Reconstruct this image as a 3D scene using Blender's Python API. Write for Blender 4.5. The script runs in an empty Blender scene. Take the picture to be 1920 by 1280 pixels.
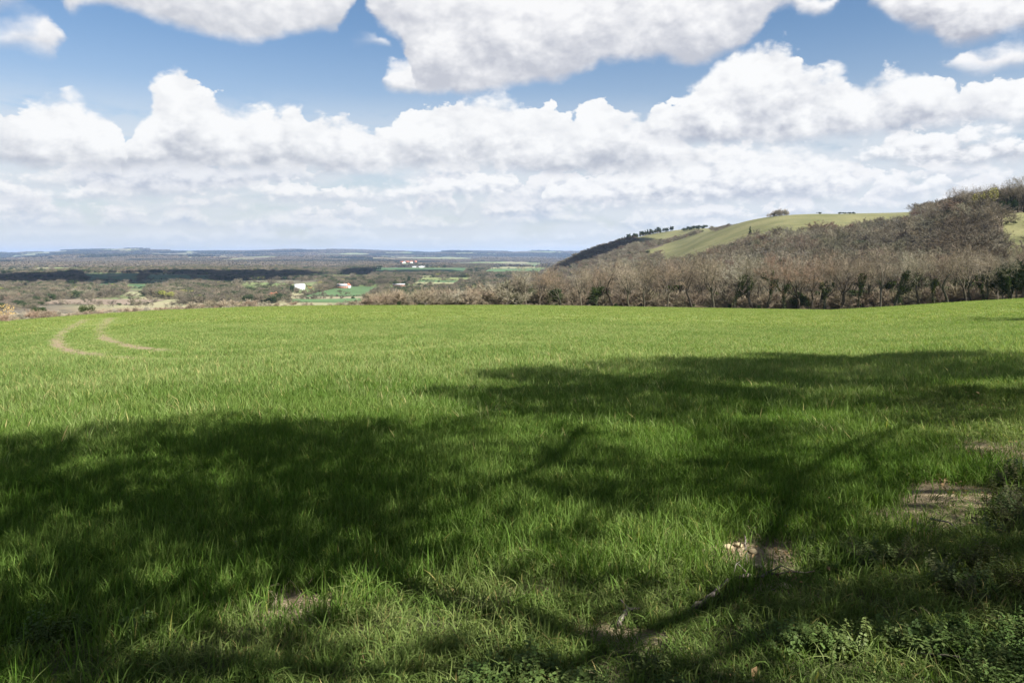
import bpy, math, random
import numpy as np
from mathutils import Vector, Matrix

rng = np.random.default_rng(7)
random.seed(7)
scene = bpy.context.scene
COL = scene.collection
F = 1493.0            # focal length in pixels of the 1920 wide photograph
HOR = 480.0           # row of the eye-level horizon
EYE = 1.7             # everything is measured from the ground under the camera, z = 0
R = math.radians

# ------------------------------------------------------------------ small helpers
def mk_mesh(name, V, faces, mat=None, smooth=False):
    """faces: list of (n,k) int arrays"""
    me = bpy.data.meshes.new(name)
    V = np.asarray(V, dtype=np.float32)
    me.vertices.add(len(V)); me.vertices.foreach_set('co', V.ravel())
    faces = [np.asarray(f, dtype=np.int32) for f in faces if len(f)]
    if faces:
        tot = np.concatenate([np.full(len(f), f.shape[1], np.int32) for f in faces])
        idx = np.concatenate([f.ravel() for f in faces])
        start = np.concatenate([[0], np.cumsum(tot)[:-1]]).astype(np.int32)
        me.loops.add(len(idx)); me.loops.foreach_set('vertex_index', idx)
        me.polygons.add(len(tot)); me.polygons.foreach_set('loop_start', start)
        me.polygons.foreach_set('loop_total', tot)
        if smooth:
            me.polygons.foreach_set('use_smooth', np.ones(len(tot), dtype=bool))
    me.update(calc_edges=True)
    if mat: me.materials.append(mat)
    return me

def link(name, me, parent=None):
    o = bpy.data.objects.new(name, me); COL.objects.link(o)
    if parent: o.parent = parent
    return o

def tag(o, label=None, cat=None, group=None, kind=None):
    if label: o['label'] = label
    if cat: o['category'] = cat
    if group: o['group'] = group
    if kind: o['kind'] = kind
    return o

class MB:
    """collects vertices and faces"""
    def __init__(s): s.v = []; s.q = []; s.t = []; s.n = 0
    def add(s, V, Q=None, T=None):
        V = np.asarray(V, float).reshape(-1, 3)
        if Q is not None and len(Q): s.q.append(np.asarray(Q) + s.n)
        if T is not None and len(T): s.t.append(np.asarray(T) + s.n)
        s.v.append(V); s.n += len(V)
    def box(s, x0, x1, y0, y1, z0, z1):
        V = [(x0,y0,z0),(x1,y0,z0),(x1,y1,z0),(x0,y1,z0),(x0,y0,z1),(x1,y0,z1),(x1,y1,z1),(x0,y1,z1)]
        s.add(V, [(0,3,2,1),(4,5,6,7),(0,1,5,4),(1,2,6,5),(2,3,7,6),(3,0,4,7)])
    def tube(s, pts, rad, k=5, cap=True):
        pts = np.asarray(pts, float); n = len(pts)
        d = np.gradient(pts, axis=0); d /= np.linalg.norm(d, axis=1)[:, None] + 1e-9
        a = np.where(np.abs(d[:, 2:3]) < .9, [[0, 0, 1.]], [[1., 0, 0]])
        u = np.cross(d, a); u /= np.linalg.norm(u, axis=1)[:, None]
        w = np.cross(d, u)
        th = np.arange(k) * 2 * np.pi / k
        V = pts[:, None] + np.asarray(rad)[:, None, None] * (np.cos(th)[None, :, None] * u[:, None] + np.sin(th)[None, :, None] * w[:, None])
        Q = []
        for i in range(n - 1):
            for j in range(k):
                Q.append((i*k+j, i*k+(j+1) % k, (i+1)*k+(j+1) % k, (i+1)*k+j))
        T = []
        if cap:
            for j in range(1, k-1): T += [(0, j+1, j), ((n-1)*k, (n-1)*k+j, (n-1)*k+j+1)]
        s.add(V.reshape(-1, 3), Q, T)
    def mesh(s, name, mat, smooth=False):
        if not s.v: return mk_mesh(name, np.zeros((0, 3)), [], mat)
        return mk_mesh(name, np.concatenate(s.v), ([np.concatenate(s.q)] if s.q else []) + ([np.concatenate(s.t)] if s.t else []), mat, smooth)
    def obj(s, name, mat, parent=None, smooth=False):
        return link(name, s.mesh(name, mat, smooth), parent)

# ------------------------------------------------------------------ shader helper
class NT:
    def __init__(s, tree): s.t = tree; s.N = tree.nodes; s.L = tree.links
    def put(s, inp, v):
        if v is None: return
        if hasattr(v, 'is_output') or isinstance(v, bpy.types.NodeSocket): s.L.new(v, inp)
        else:
            if isinstance(v, (tuple, list)) and inp.type == 'RGBA' and len(v) == 3: v = (*v, 1)
            inp.default_value = v
    def m(s, op, a, b=None, c=None, clamp=False):
        n = s.N.new('ShaderNodeMath'); n.operation = op; n.use_clamp = clamp
        s.put(n.inputs[0], a); s.put(n.inputs[1], b); s.put(n.inputs[2], c)
        return n.outputs[0]
    def add(s, a, b): return s.m('ADD', a, b)
    def sub(s, a, b): return s.m('SUBTRACT', a, b)
    def mul(s, a, b): return s.m('MULTIPLY', a, b)
    def ss(s, x, a, b, o0=0., o1=1., kind='SMOOTHSTEP'):
        n = s.N.new('ShaderNodeMapRange'); n.interpolation_type = kind; n.clamp = True
        s.put(n.inputs[0], x); s.put(n.inputs[1], a); s.put(n.inputs[2], b); s.put(n.inputs[3], o0); s.put(n.inputs[4], o1)
        return n.outputs[0]
    def v(s, op, a, b=None, c=None):
        n = s.N.new('ShaderNodeVectorMath'); n.operation = op
        s.put(n.inputs[0], a); s.put(n.inputs[1], b); s.put(n.inputs[2], c)
        return n.outputs['Value'] if op in ('LENGTH', 'DOT_PRODUCT', 'DISTANCE') else n.outputs[0]
    def comb(s, x, y, z):
        n = s.N.new('ShaderNodeCombineXYZ'); s.put(n.inputs[0], x); s.put(n.inputs[1], y); s.put(n.inputs[2], z); return n.outputs[0]
    def sep(s, x):
        n = s.N.new('ShaderNodeSeparateXYZ'); s.put(n.inputs[0], x); return n.outputs
    def noise(s, vec, scale, detail=4, rough=.55, col=False, dist=0., dim='3D'):
        n = s.N.new('ShaderNodeTexNoise'); n.noise_dimensions = dim; s.put(n.inputs['Vector'], vec)
        n.inputs['Scale'].default_value = scale; n.inputs['Detail'].default_value = detail
        n.inputs['Roughness'].default_value = rough; n.inputs['Distortion'].default_value = dist
        return n.outputs[1] if col else n.outputs[0]
    def voro(s, vec, scale, detail=2, rough=.5, feature='SMOOTH_F1', smooth=.6, out=0, dim='3D'):
        n = s.N.new('ShaderNodeTexVoronoi'); n.feature = feature; n.voronoi_dimensions = dim; s.put(n.inputs['Vector'], vec)
        n.inputs['Scale'].default_value = scale
        if 'Detail' in n.inputs: n.inputs['Detail'].default_value = detail; n.inputs['Roughness'].default_value = rough
        if feature == 'SMOOTH_F1': n.inputs['Smoothness'].default_value = smooth
        return n.outputs[out]
    def mix(s, f, a, b, bt='MIX'):
        n = s.N.new('ShaderNodeMix'); n.data_type = 'RGBA'; n.blend_type = bt
        s.put(n.inputs[0], f); s.put(n.inputs[6], a); s.put(n.inputs[7], b)
        return n.outputs[2]
    def ramp(s, f, pts):
        n = s.N.new('ShaderNodeValToRGB'); s.put(n.inputs[0], f); e = n.color_ramp.elements
        while len(e) < len(pts): e.new(.5)
        for k, (p, c) in enumerate(pts): e[k].position = p; e[k].color = (*c, 1)
        return n.outputs[0]

def material(name):
    m = bpy.data.materials.new(name); m.use_nodes = True
    m.node_tree.nodes.clear()
    n = NT(m.node_tree); out = m.node_tree.nodes.new('ShaderNodeOutputMaterial')
    return m, n, out

def princ(n, out, col, rough=.9, spec=.2, bump=None, bstr=.5, bdist=.05):
    p = n.N.new('ShaderNodeBsdfPrincipled'); n.put(p.inputs['Base Color'], col)
    n.put(p.inputs['Roughness'], rough); p.inputs['Specular IOR Level'].default_value = spec
    if bump is not None:
        b = n.N.new('ShaderNodeBump'); b.inputs['Strength'].default_value = bstr; b.inputs['Distance'].default_value = bdist
        n.put(b.inputs['Height'], bump); n.L.new(b.outputs[0], p.inputs['Normal'])
    n.L.new(p.outputs[0], out.inputs[0]); return p

def simple(name, a, b=None, scale=3., rough=.85, spec=.2, coord='Object'):
    m, n, out = material(name)
    tc = n.N.new('ShaderNodeTexCoord')
    f = n.noise(tc.outputs[coord], scale, 5)
    b = b or tuple(x*.7 for x in a)
    princ(n, out, n.mix(n.ss(f, .35, .65), a, b), rough, spec, f, .3)
    return m

# ------------------------------------------------------------------ terrain
cpx = np.array([-900, 0, 100, 200, 300, 450, 600, 980, 1300, 1450, 1560, 1700, 1800, 1920, 2900.])
crow = np.array([612, 604, 595, 588, 582, 576, 573, 572, 577, 579.5, 581, 573, 566, 559.5, 552.])
cdep = np.array([90, 110, 122, 135, 150, 170, 190, 220, 220, 212, 205, 190, 180, 170, 150.])
def edge_row(px): return np.interp(px, cpx, crow)
def edge_dep(px): return np.interp(px, cpx, cdep)

YG = np.exp(np.linspace(math.log(150), math.log(32000), 330))
ridge1 = ([-900, -200, 0, 60, 100, 150, 262, 275, 400, 480, 560, 640, 720, 765, 800, 850, 930, 1000, 1060, 1300, 2900],
          [472, 472, 474, 473, 471, 468.5, 465, 469, 471, 471, 467.5, 468, 471, 472, 474, 470.5, 472, 470, 472, 473, 470])
ridge0 = ([-900, 0, 100, 150, 300, 450, 500, 700, 900, 1050, 2900], [486, 486, 482, 479, 480, 482, 480, 483, 485, 487, 480])
def zr(Y, P): return (HOR - P) / F * Y
def valley(px):
    P1 = np.interp(px, *ridge1); P0 = np.interp(px, *ridge0)
    return [(150, -18), (330, -27), (500, -40), (850, -57), (1500, -60), (2500, -60), (5000, -62), (6600, -45 - 15*(px > 700)),
            (7400, -56), (9500, zr(9500, P0)), (11500, zr(11500, P0 + 2)), (16000, zr(16000, P1)), (20000, 0), (32000, -80)]
hill = {
 1000: [(150,-18),(330,-26),(500,-36),(850,-52),(1400,-58),(1800,-58)],
 1060: [(150,-18),(330,-25),(600,-34),(1000,-45),(1400,zr(1400,525)),(1700,zr(1700,494)),(1800,zr(1800,488)),(2000,-30),(2400,-60)],
 1100: [(150,-18),(330,-24),(700,-34),(1200,-28),(1500,zr(1500,498)),(1750,zr(1750,471)),(1800,zr(1800,470)),(2200,0),(2600,-50)],
 1200: [(150,-18),(330,-22),(600,-22),(850,zr(850,510)),(1100,zr(1100,486)),(1300,zr(1300,470)),(1600,zr(1600,451)),(1800,zr(1800,443)),(2000,zr(2000,446)),(2600,-50)],
 1260: [(150,-18),(330,-21),(600,-18),(800,zr(800,500)),(1000,zr(1000,474)),(1100,zr(1100,471)),(1200,zr(1200,474)),(1350,zr(1350,456)),(1420,zr(1420,455)),(1520,zr(1520,457)),(1780,zr(1780,433)),(1900,zr(1900,434)),(2700,-50)],
 1310: [(150,-18),(330,-20),(600,-14),(750,zr(750,492)),(950,zr(950,455)),(1020,zr(1020,452)),(1130,zr(1130,455)),(1300,zr(1300,441)),(1380,zr(1380,437)),(1480,zr(1480,439)),(1700,zr(1700,428)),(1850,zr(1850,428)),(2800,-50)],
 1350: [(150,-18),(330,-19),(500,-16),(700,zr(700,487)),(900,zr(900,447)),(1020,zr(1020,434)),(1120,zr(1120,434)),(1250,zr(1250,431)),(1400,zr(1400,430)),(1800,zr(1800,431)),(2800,-50)],
 1400: [(150,-18),(330,-18),(500,-13),(700,zr(700,474)),(900,zr(900,428)),(1000,zr(1000,414)),(1100,zr(1100,412)),(1300,zr(1300,416)),(1800,zr(1800,430)),(2900,-40)],
 1450: [(150,-17),(330,-18),(450,zr(450,530)),(650,zr(650,465)),(850,zr(850,420)),(950,zr(950,407)),(1050,zr(1050,403.5)),(1300,zr(1300,406)),(1900,zr(1900,430)),(3000,-40)],
 1500: [(150,-17),(320,-17),(450,zr(450,522)),(650,zr(650,458)),(850,zr(850,415)),(950,zr(950,403)),(1080,zr(1080,401)),(1300,zr(1300,404)),(2000,zr(2000,430)),(3000,-40)],
 1600: [(150,-16),(300,zr(300,562)),(420,zr(420,515)),(600,zr(600,458)),(750,zr(750,428)),(900,zr(900,405)),(1050,zr(1050,400)),(1300,zr(1300,402)),(2000,zr(2000,430)),(3000,-40)],
 1700: [(150,-14),(280,zr(280,555)),(400,zr(400,505)),(550,zr(550,452)),(700,zr(700,424)),(900,zr(900,402)),(1050,zr(1050,398)),(1300,zr(1300,400)),(2200,zr(2200,430)),(3000,-40)],
 1800: [(150,-12),(260,zr(260,545)),(340,zr(340,488)),(420,zr(420,430)),(470,zr(470,400)),(560,zr(560,393)),(900,zr(900,392)),(1300,zr(1300,395)),(2200,zr(2200,430)),(3000,-40)],
 1870: [(150,-11),(240,zr(240,540)),(310,zr(310,492)),(380,zr(380,440)),(430,zr(430,404)),(480,zr(480,388)),(700,zr(700,385)),(1300,zr(1300,392)),(3000,-20)],
 1920: [(150,-10),(230,zr(230,535)),(300,zr(300,492)),(380,zr(380,436)),(430,zr(430,401)),(480,zr(480,385)),(700,zr(700,380)),(1300,zr(1300,390)),(3000,-20)],
 2400: [(150,-8),(250,zr(250,480)),(350,zr(350,420)),(430,zr(430,385)),(700,zr(700,370)),(1300,zr(1300,390)),(3000,0)],
 2900: [(150,-8),(250,zr(250,480)),(350,zr(350,420)),(430,zr(430,385)),(700,zr(700,370)),(1300,zr(1300,390)),(3000,0)],
}
PXG = np.arange(-900, 2901, 10.)
cols = {}
for px in (-900, -200, 0, 100, 200, 300, 400, 500, 600, 700, 800, 900, 960): cols[px] = valley(px)
for px, pr in hill.items():
    far = [q for q in valley(px) if q[0] > pr[-1][0] + 300]
    cols[px] = pr + far
ck = sorted(cols)
tab = np.array([np.interp(YG, [q[0] for q in cols[k]], [q[1] for q in cols[k]]) for k in ck])
TAB = np.array([np.interp(PXG, ck, tab[:, j]) for j in range(tab.shape[1])]).T      # px, Y
TAB[:, YG > 9000] = np.array([[np.interp(Y, *zip(*[(9000, np.interp(9000, *zip(*valley(p))))] + [q for q in valley(p) if q[0] > 9000])) for Y in YG[YG > 9000]] for p in PXG])
kern = np.exp(-.5*(np.arange(-4, 5)/1.7)**2); kern /= kern.sum()
nearm = YG < 5000
pad = np.pad(TAB, ((4, 4), (0, 0)), mode='edge')
SM = sum(kern[i]*pad[i:i+len(PXG)] for i in range(9))
TAB[:, nearm] = SM[:, nearm]

def vnoise(x, y, seed=0):
    """smooth 2-D value noise, -1..1"""
    xi = np.floor(x).astype(np.int64); yi = np.floor(y).astype(np.int64)
    fx = x - xi; fy = y - yi; fx = fx*fx*(3-2*fx); fy = fy*fy*(3-2*fy)
    def h(a, b):
        n = (a*374761393 + b*668265263 + seed*982451653) & 0x7fffffff
        n = ((n ^ (n >> 13))*1274126177) & 0x7fffffff
        return ((n ^ (n >> 16)) & 0xffff)/32767.5 - 1
    return (h(xi, yi)*(1-fx) + h(xi+1, yi)*fx)*(1-fy) + (h(xi, yi+1)*(1-fx) + h(xi+1, yi+1)*fx)*fy
def fbm(x, y, seed=0, o=4):
    t = 0; a = 1; k = 0
    for i in range(o): t = t + a*vnoise(x*2**i, y*2**i, seed+i); k += a; a *= .5
    return t/k

def height(X, Y):
    X = np.asarray(X, float); Y = np.asarray(Y, float)
    r = np.hypot(X, Y); a = np.arctan2(X, Y)
    ac = np.clip(a, -R(52), R(52))
    px = 960 + F*np.tan(ac); D = r*np.cos(ac)
    Ye = edge_dep(px); s = ((edge_row(px) - HOR)/F*Ye - EYE)/Ye
    back = np.clip((np.abs(a) - R(52))/R(100), 0, 1)          # behind the camera: flat ground
    near = -s*D*(1 - back) + 0.03*fbm(X/1.7, Y/1.7, 3)*np.clip(r/4, 0, 1)
    pi = np.clip((px + 900)/10, 0, len(PXG) - 1.001); i0 = pi.astype(int); fp = pi - i0
    yi = np.clip((np.log(np.maximum(D, 151)) - math.log(150))/(math.log(32000) - math.log(150))*(len(YG)-1), 0, len(YG)-1.001)
    j0 = yi.astype(int); fy = yi - j0
    T = (TAB[i0, j0]*(1-fp) + TAB[i0+1, j0]*fp)*(1-fy) + (TAB[i0, j0+1]*(1-fp) + TAB[i0+1, j0+1]*fp)*fy
    T = T + EYE + fbm(X/160, Y/160, 9)*np.clip((D-350)/500, 0, 1)*3.0
    ed = near*0 - s*Ye*(1-back)
    w = np.clip((D - Ye - 6)/90, 0, 1); w = w*w*(3-2*w)
    beyond = (ed - (D - Ye)*.06)*(1-w) + T*w
    z = np.where(D <= Ye, near, beyond)
    return z
def hz(x, y): return float(height(np.array([x]), np.array([y]))[0])
def at(px, Y): return (px - 960)/F*Y, Y
def ground_at(px, py, y0=2.5, y1=30000.):
    """first ground point met along the sight line of a photo position"""
    Y = np.exp(np.linspace(math.log(y0), math.log(y1), 6000)); X = (px-960)/F*Y
    z = height(X, Y) - EYE; line = (HOR - py)/F*Y
    k = np.argmax(z > line)
    if not (z > line).any(): k = len(Y)-1
    return float(X[k]), float(Y[k])

# masks for the near ground -------------------------------------------------
def gpt(px, py): return ground_at(px, py)
PATCH = []      # bare or strawy spots: x, y, rx, ry, strength
for (px, py, a, b, st) in [(1420,1040,95,34,1.),(1465,1108,75,22,.9),(1800,930,120,34,.9),(1700,975,90,22,.7),(1880,850,80,30,.75),(1800,885,60,18,.6),(1870,960,120,36,.6),(1620,965,70,16,.5),
                           (600,1128,70,20,.9),(700,1058,30,16,.7),(540,1160,60,16,.8),(90,1200,60,20,.4),(1010,1105,70,20,.55),(1180,1190,90,18,.7),
                           (1090,1265,80,22,.6),(1390,855,60,14,.5),(1600,880,70,14,.45),(1560,775,60,10,.35),(1890,770,40,12,.7)]:
    x, y = gpt(px, py); x1, _ = gpt(px+a, py); _, y1 = gpt(px, py-b); _, y2 = gpt(px, min(py+b, 1279))
    PATCH.append((x, y, abs(x1-x), max(abs(y1-y2)/2, .12), st))
TRACKS = [[(212,592),(203,600),(188,614),(181,624),(186,633),(210,640),(262,652),(330,661),(420,658),(560,655),(680,646),(760,636)],
          [(172,595),(150,603),(118,622),(98,636),(92,643),(104,652),(135,660),(182,667),(300,676),(420,672),(600,668),(800,655),(1000,640)]]
TW = []; TST = []
for tr in TRACKS:
    p_ = np.array(tr, float); Lp = np.concatenate([[0], np.cumsum(np.hypot(*np.diff(p_, axis=0).T))]); sp_ = np.linspace(0, Lp[-1], 90)
    pp = np.stack([np.interp(sp_, Lp, p_[:, 0]), np.interp(sp_, Lp, p_[:, 1])], 1); k = np.ones(7)/7; q_ = np.pad(pp, ((3, 3), (0, 0)), mode='edge')
    pp = np.stack([np.convolve(q_[:, 0], k, 'valid'), np.convolve(q_[:, 1], k, 'valid')], 1)
    P = np.array([gpt(*p) for p in pp]); L = np.concatenate([[0], np.cumsum(np.hypot(*np.diff(P, axis=0).T))])
    s = np.linspace(0, L[-1], 420); fpx = np.interp(s, L, sp_/Lp[-1])
    TW.append(np.stack([np.interp(s, L, P[:, 0]), np.interp(s, L, P[:, 1])], 1))
    TST.append(np.interp(fpx, [0, .05, .12, .2, .3, .4, 1] if len(TW) == 1 else [0, .05, .1, .17, .22, .26, 1], [.75, .6, .95, 1, .8, .3, .06]))
def bare_mask(X, Y):
    m = np.zeros(len(X)); wob = 1 + .45*fbm(X*2.2, Y*2.2, 21)
    for (x, y, a, b, st) in PATCH:
        d = np.hypot((X-x)/a, (Y-y)/b)*wob
        m = np.maximum(m, st*np.clip((1.25-d)/.5, 0, 1))
    return m
def track_side(X, Y):
    """0..1: the thin short crop either side of the wheel tracks"""
    m = np.zeros(len(X)); sel = np.where((Y > 12) & (X < 25))[0]
    for Q in TW:
        for c in range(0, len(sel), 20000):
            i = sel[c:c+20000]; D = np.sqrt(((X[i][:, None]-Q[None, ::4, 0])**2 + (Y[i][:, None]-Q[None, ::4, 1])**2).min(1))
            m[i] = np.maximum(m[i], np.clip(1.2 - D/(.75 + .009*Y[i]), 0, 1))
    return m
def track_mask(X, Y):
    """0..1 how close to the wheel tracks, and how bare"""
    m = np.zeros(len(X)); sel = np.where((Y > 12) & (X < 20))[0]
    if len(sel) == 0: return m
    for Q, ST in zip(TW, TST):
        for c in range(0, len(sel), 20000):
            i = sel[c:c+20000]
            D = np.hypot(X[i][:, None]-Q[None, :, 0], Y[i][:, None]-Q[None, :, 1])
            j = D.argmin(1); d = D[np.arange(len(i)), j]
            w = (.20 + .0019*Y[i])*(1 + .5*fbm(X[i]/1.1, Y[i]/1.1, 15, 2))
            st = ST[j]
            m[i] = np.maximum(m[i], st*np.clip((w*1.5-d)/(w*.7), 0, 1)*np.clip(1.1 + .7*fbm(X[i]/1.6, Y[i]/1.6, 25, 3), 0, 1))
    return m

# ground sheet ---------------------------------------------------------------
a_in = np.linspace(-R(50), R(50), 560); a_out = np.linspace(R(50), R(310), 42)[1:-1]
AA = np.concatenate([a_in, a_out]); NA = len(AA)
RR = np.concatenate([np.exp(np.linspace(math.log(.6), math.log(90), 210)), np.linspace(91, 480, 240)[1:],
                     np.exp(np.linspace(math.log(483), math.log(31000), 330))])
ga, gr = np.meshgrid(AA, RR, indexing='ij')
GX = gr*np.sin(ga); GY = gr*np.cos(ga); GZ = height(GX.ravel(), GY.ravel()).reshape(GX.shape)
V = np.stack([GX, GY, GZ], -1).reshape(-1, 3); NR = len(RR)
i, j = np.meshgrid(np.arange(NA), np.arange(NR-1), indexing='ij'); i2 = (i+1) % NA
Q = np.stack([i*NR+j, i2*NR+j, i2*NR+j+1, i*NR+j+1], -1).reshape(-1, 4)
V = np.concatenate([V, [[0, 0, 0]]]); c = len(V)-1
T = np.array([(c, ((k+1) % NA)*NR, k*NR) for k in range(NA)])

m_ground, n, out = material('ground_cover_soil')
geo = n.N.new('ShaderNodeNewGeometry'); pos = geo.outputs['Position']
at_ = n.N.new('ShaderNodeAttribute'); at_.attribute_name = 'zone'; zr_, zg_, zb_ = [o for o in n.sep(at_.outputs['Vector'])]
p = n.sep(pos)
flat = n.comb(p[0], p[1], 0)
# 1 field turf under the wheat
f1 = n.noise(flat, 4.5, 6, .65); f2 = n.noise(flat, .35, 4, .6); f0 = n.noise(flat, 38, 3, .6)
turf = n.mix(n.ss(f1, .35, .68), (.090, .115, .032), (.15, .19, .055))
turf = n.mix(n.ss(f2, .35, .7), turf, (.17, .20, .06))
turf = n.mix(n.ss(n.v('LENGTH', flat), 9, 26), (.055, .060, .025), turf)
soil = n.mix(n.ss(n.noise(flat, 9, 7, .7), .35, .65), (.135, .100, .060), (.255, .20, .125))
soil = n.mix(n.ss(f0, .56, .66), soil, (.34, .29, .20))
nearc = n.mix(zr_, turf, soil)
# 2 down grass on the hill
g1 = n.noise(flat, .02, 5, .6); g2 = n.noise(flat, .25, 4, .7)
down = n.mix(n.ss(g1, .35, .65), (.100, .102, .042), (.150, .142, .066))
down = n.mix(n.ss(g2, .5, .72), down, (.085, .085, .042))
# 3 valley patchwork of fields and woods
vv = n.v('ADD', n.v('MULTIPLY', flat, (.0036, .0015, 1)), n.v('MULTIPLY', n.noise(flat, .0022, 2, .5, col=True), (.7, .7, 0)))
cell = n.voro(vv, 1.0, 0, .5, 'F1', out=1); cs = n.sep(cell)
fld = n.ramp(cs[0], [(0, (.075, .12, .042)), (.28, (.14, .19, .065)), (.45, (.19, .20, .09)), (.6, (.22, .17, .115)), (.75, (.07, .13, .05)), (.9, (.25, .23, .14))])
fld = n.mix(.35, fld, n.mix(n.ss(n.noise(flat, .013, 4), .4, .6), (.10, .12, .05), (.17, .15, .085)))
wood = n.mix(n.ss(n.noise(flat, .03, 6, .75), .35, .65), (.055, .052, .038), (.15, .125, .095))
wn = n.noise(n.v('MULTIPLY', flat, (1, .55, 1)), .0011, 6, .6)
far = n.mix(n.ss(wn, .50, .55), fld, wood)
floor_ = n.mix(n.ss(g2, .35, .65), (.060, .048, .034), (.11, .088, .06))
down = n.mix(n.ss(zr_, .3, .7), down, floor_)
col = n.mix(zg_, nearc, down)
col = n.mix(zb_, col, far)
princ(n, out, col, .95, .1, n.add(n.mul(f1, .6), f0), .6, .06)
gm = mk_mesh('ground', V, [Q, T], m_ground, True)
ground = link('ground', gm); tag(ground, kind='structure')
x, y = V[:, 0], V[:, 1]; D = np.maximum(y, 1); pxv = 960 + F*x/D
near_i = np.hypot(x, y) < 240
bare = np.zeros(len(V)); ni = np.where(near_i)[0]
bare[ni] = np.maximum(bare_mask(x[ni], y[ni]), track_mask(x[ni], y[ni]))
be = np.clip((D - edge_dep(pxv) - 2)/6, 0, 1)
hillz = be*np.clip((pxv-985)/40, 0, 1)*(D < 2600)
def inpoly(x, y, poly):
    c = np.zeros(len(x), bool); n_ = len(poly)
    for i in range(n_):
        x1, y1 = poly[i]; x2, y2 = poly[(i+1) % n_]
        if y1 == y2: continue
        c ^= ((y1 > y) != (y2 > y)) & (x < (x2-x1)*(y-y1)/(y2-y1) + x1)
    return c
OPEN = [([(1215,482),(1290,456),(1345,434),(1400,410),(1450,396),(1720,390),(1700,404),(1640,407),(1590,413),(1530,416),(1450,420),(1400,432),(1350,452),(1310,470),(1260,480)], 500, 1400),
        ([(1195,476),(1260,455),(1330,432),(1352,440),(1295,462),(1240,476)], 1050, 1560), ([(1188,446),(1270,430),(1345,424),(1345,436),(1262,440),(1205,450)], 1500, 2200),
        ([(1884,398),(1990,392),(1990,472),(1905,468),(1878,440)], 290, 440), ([(1195,516),(1208,509),(1230,508),(1244,514),(1238,521),(1212,524)], 250, 900), ([(1098,536),(1108,530),(1124,530),(1128,538),(1114,544)], 240, 900)]
rowv = HOR - (V[:, 2] - EYE)/D*F
openm = np.zeros(len(V), bool)
wx_, wy_ = 9*fbm(x/35, y/60, 51, 3), 3.5*fbm(x/30, y/55, 52, 3)
for poly, a, b in OPEN: 
    for up in (-2, 4, 9, 13): openm |= inpoly(pxv + wx_, rowv + wy_ - up/D*F, poly) & (D > a) & (D < b)
zone = np.stack([np.where(be > 0, np.where(openm, 0, 1.), bare), be, np.clip(be - hillz, 0, 1)*np.clip((D-150)/60, 0, 1)], -1).astype(np.float32)
at2 = gm.attributes.new('zone', 'FLOAT_VECTOR', 'POINT'); at2.data.foreach_set('vector', zone.ravel())

# ------------------------------------------------------------------ camera, sun, sky
cam = bpy.data.cameras.new('camera'); cam.lens = 28; cam.sensor_width = 36
cam.shift_y = -(640-HOR)/1920; cam.clip_start = .05; cam.clip_end = 60000
co = bpy.data.objects.new('camera', cam); COL.objects.link(co)
co.location = (0, 0, EYE); co.rotation_euler = (R(90), 0, 0); scene.camera = co

SUN_AZ, SUN_EL = R(125), R(43)
TOSUN = np.array([math.sin(SUN_AZ)*math.cos(SUN_EL), math.cos(SUN_AZ)*math.cos(SUN_EL), math.sin(SUN_EL)])
sl = bpy.data.lights.new('sun', 'SUN'); sl.energy = 5.0; sl.angle = R(.53); sl.color = (1, .965, .90)
so = bpy.data.objects.new('sun', sl); COL.objects.link(so)
so.rotation_euler = Vector(TOSUN).to_track_quat('Z', 'Y').to_euler()

scene.view_settings.view_transform = 'Standard'; scene.view_settings.look = 'None'
scene.view_settings.exposure = 1.6; scene.view_settings.gamma = 1
scene.cycles.use_denoising = True
scene.cycles.max_bounces = 6; scene.cycles.diffuse_bounces = 3; scene.cycles.glossy_bounces = 2
scene.cycles.transmission_bounces = 3; scene.cycles.transparent_max_bounces = 8; scene.cycles.volume_bounces = 1
scene.cycles.caustics_reflective = False; scene.cycles.caustics_refractive = False

w = bpy.data.worlds.new('World'); scene.world = w; w.use_nodes = True; w.node_tree.nodes.clear()
n = NT(w.node_tree)
wo = n.N.new('ShaderNodeOutputWorld')
sky = n.N.new('ShaderNodeTexSky'); sky.sky_type = 'NISHITA'; sky.sun_disc = False
sky.sun_elevation = SUN_EL; sky.sun_rotation = SUN_AZ; sky.altitude = 150; sky.dust_density = .6; sky.ozone_density = 1.6
tc = n.N.new('ShaderNodeTexCoord'); d = n.v('NORMALIZE', tc.outputs['Generated'])
ds = n.sep(d)
az = n.m('ARCTAN2', ds[0], ds[1]); el = n.m('ARCSINE', ds[2])
STR = .066
G = 1/STR          # cloud colours below are written as radiance; the Background strength scales them back
def rad(px, py):
    dx = px-960; return math.atan(dx/F), math.atan((HOR-py)/math.hypot(F, dx))
A0 = R(42); E1 = R(30)
def curve(pts, which, azs):
    """a hand-drawn height-over-azimuth profile of a cloud bank"""
    nd = n.N.new('ShaderNodeFloatCurve'); cm = nd.mapping; cm.use_clip = False
    c = cm.curves[0]
    P = []
    for q in pts:
        a, e = rad(q[0], q[which]); P.append(((a+A0)/(2*A0), e/E1))
    P.sort()
    P = [P[0]] + [P[k] for k in range(1, len(P)) if P[k][0]-P[k-1][0] > .0004]
    while len(c.points) < len(P): c.points.new(.5, .5)
    for k, (a, b) in enumerate(P): c.points[k].location = (a, b); c.points[k].handle_type = 'VECTOR'
    cm.update()
    n.put(nd.inputs['Value'], azs)
    return n.mul(nd.outputs[0], E1)
pv = n.comb(az, n.mul(el, 1.25), 0)
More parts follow.
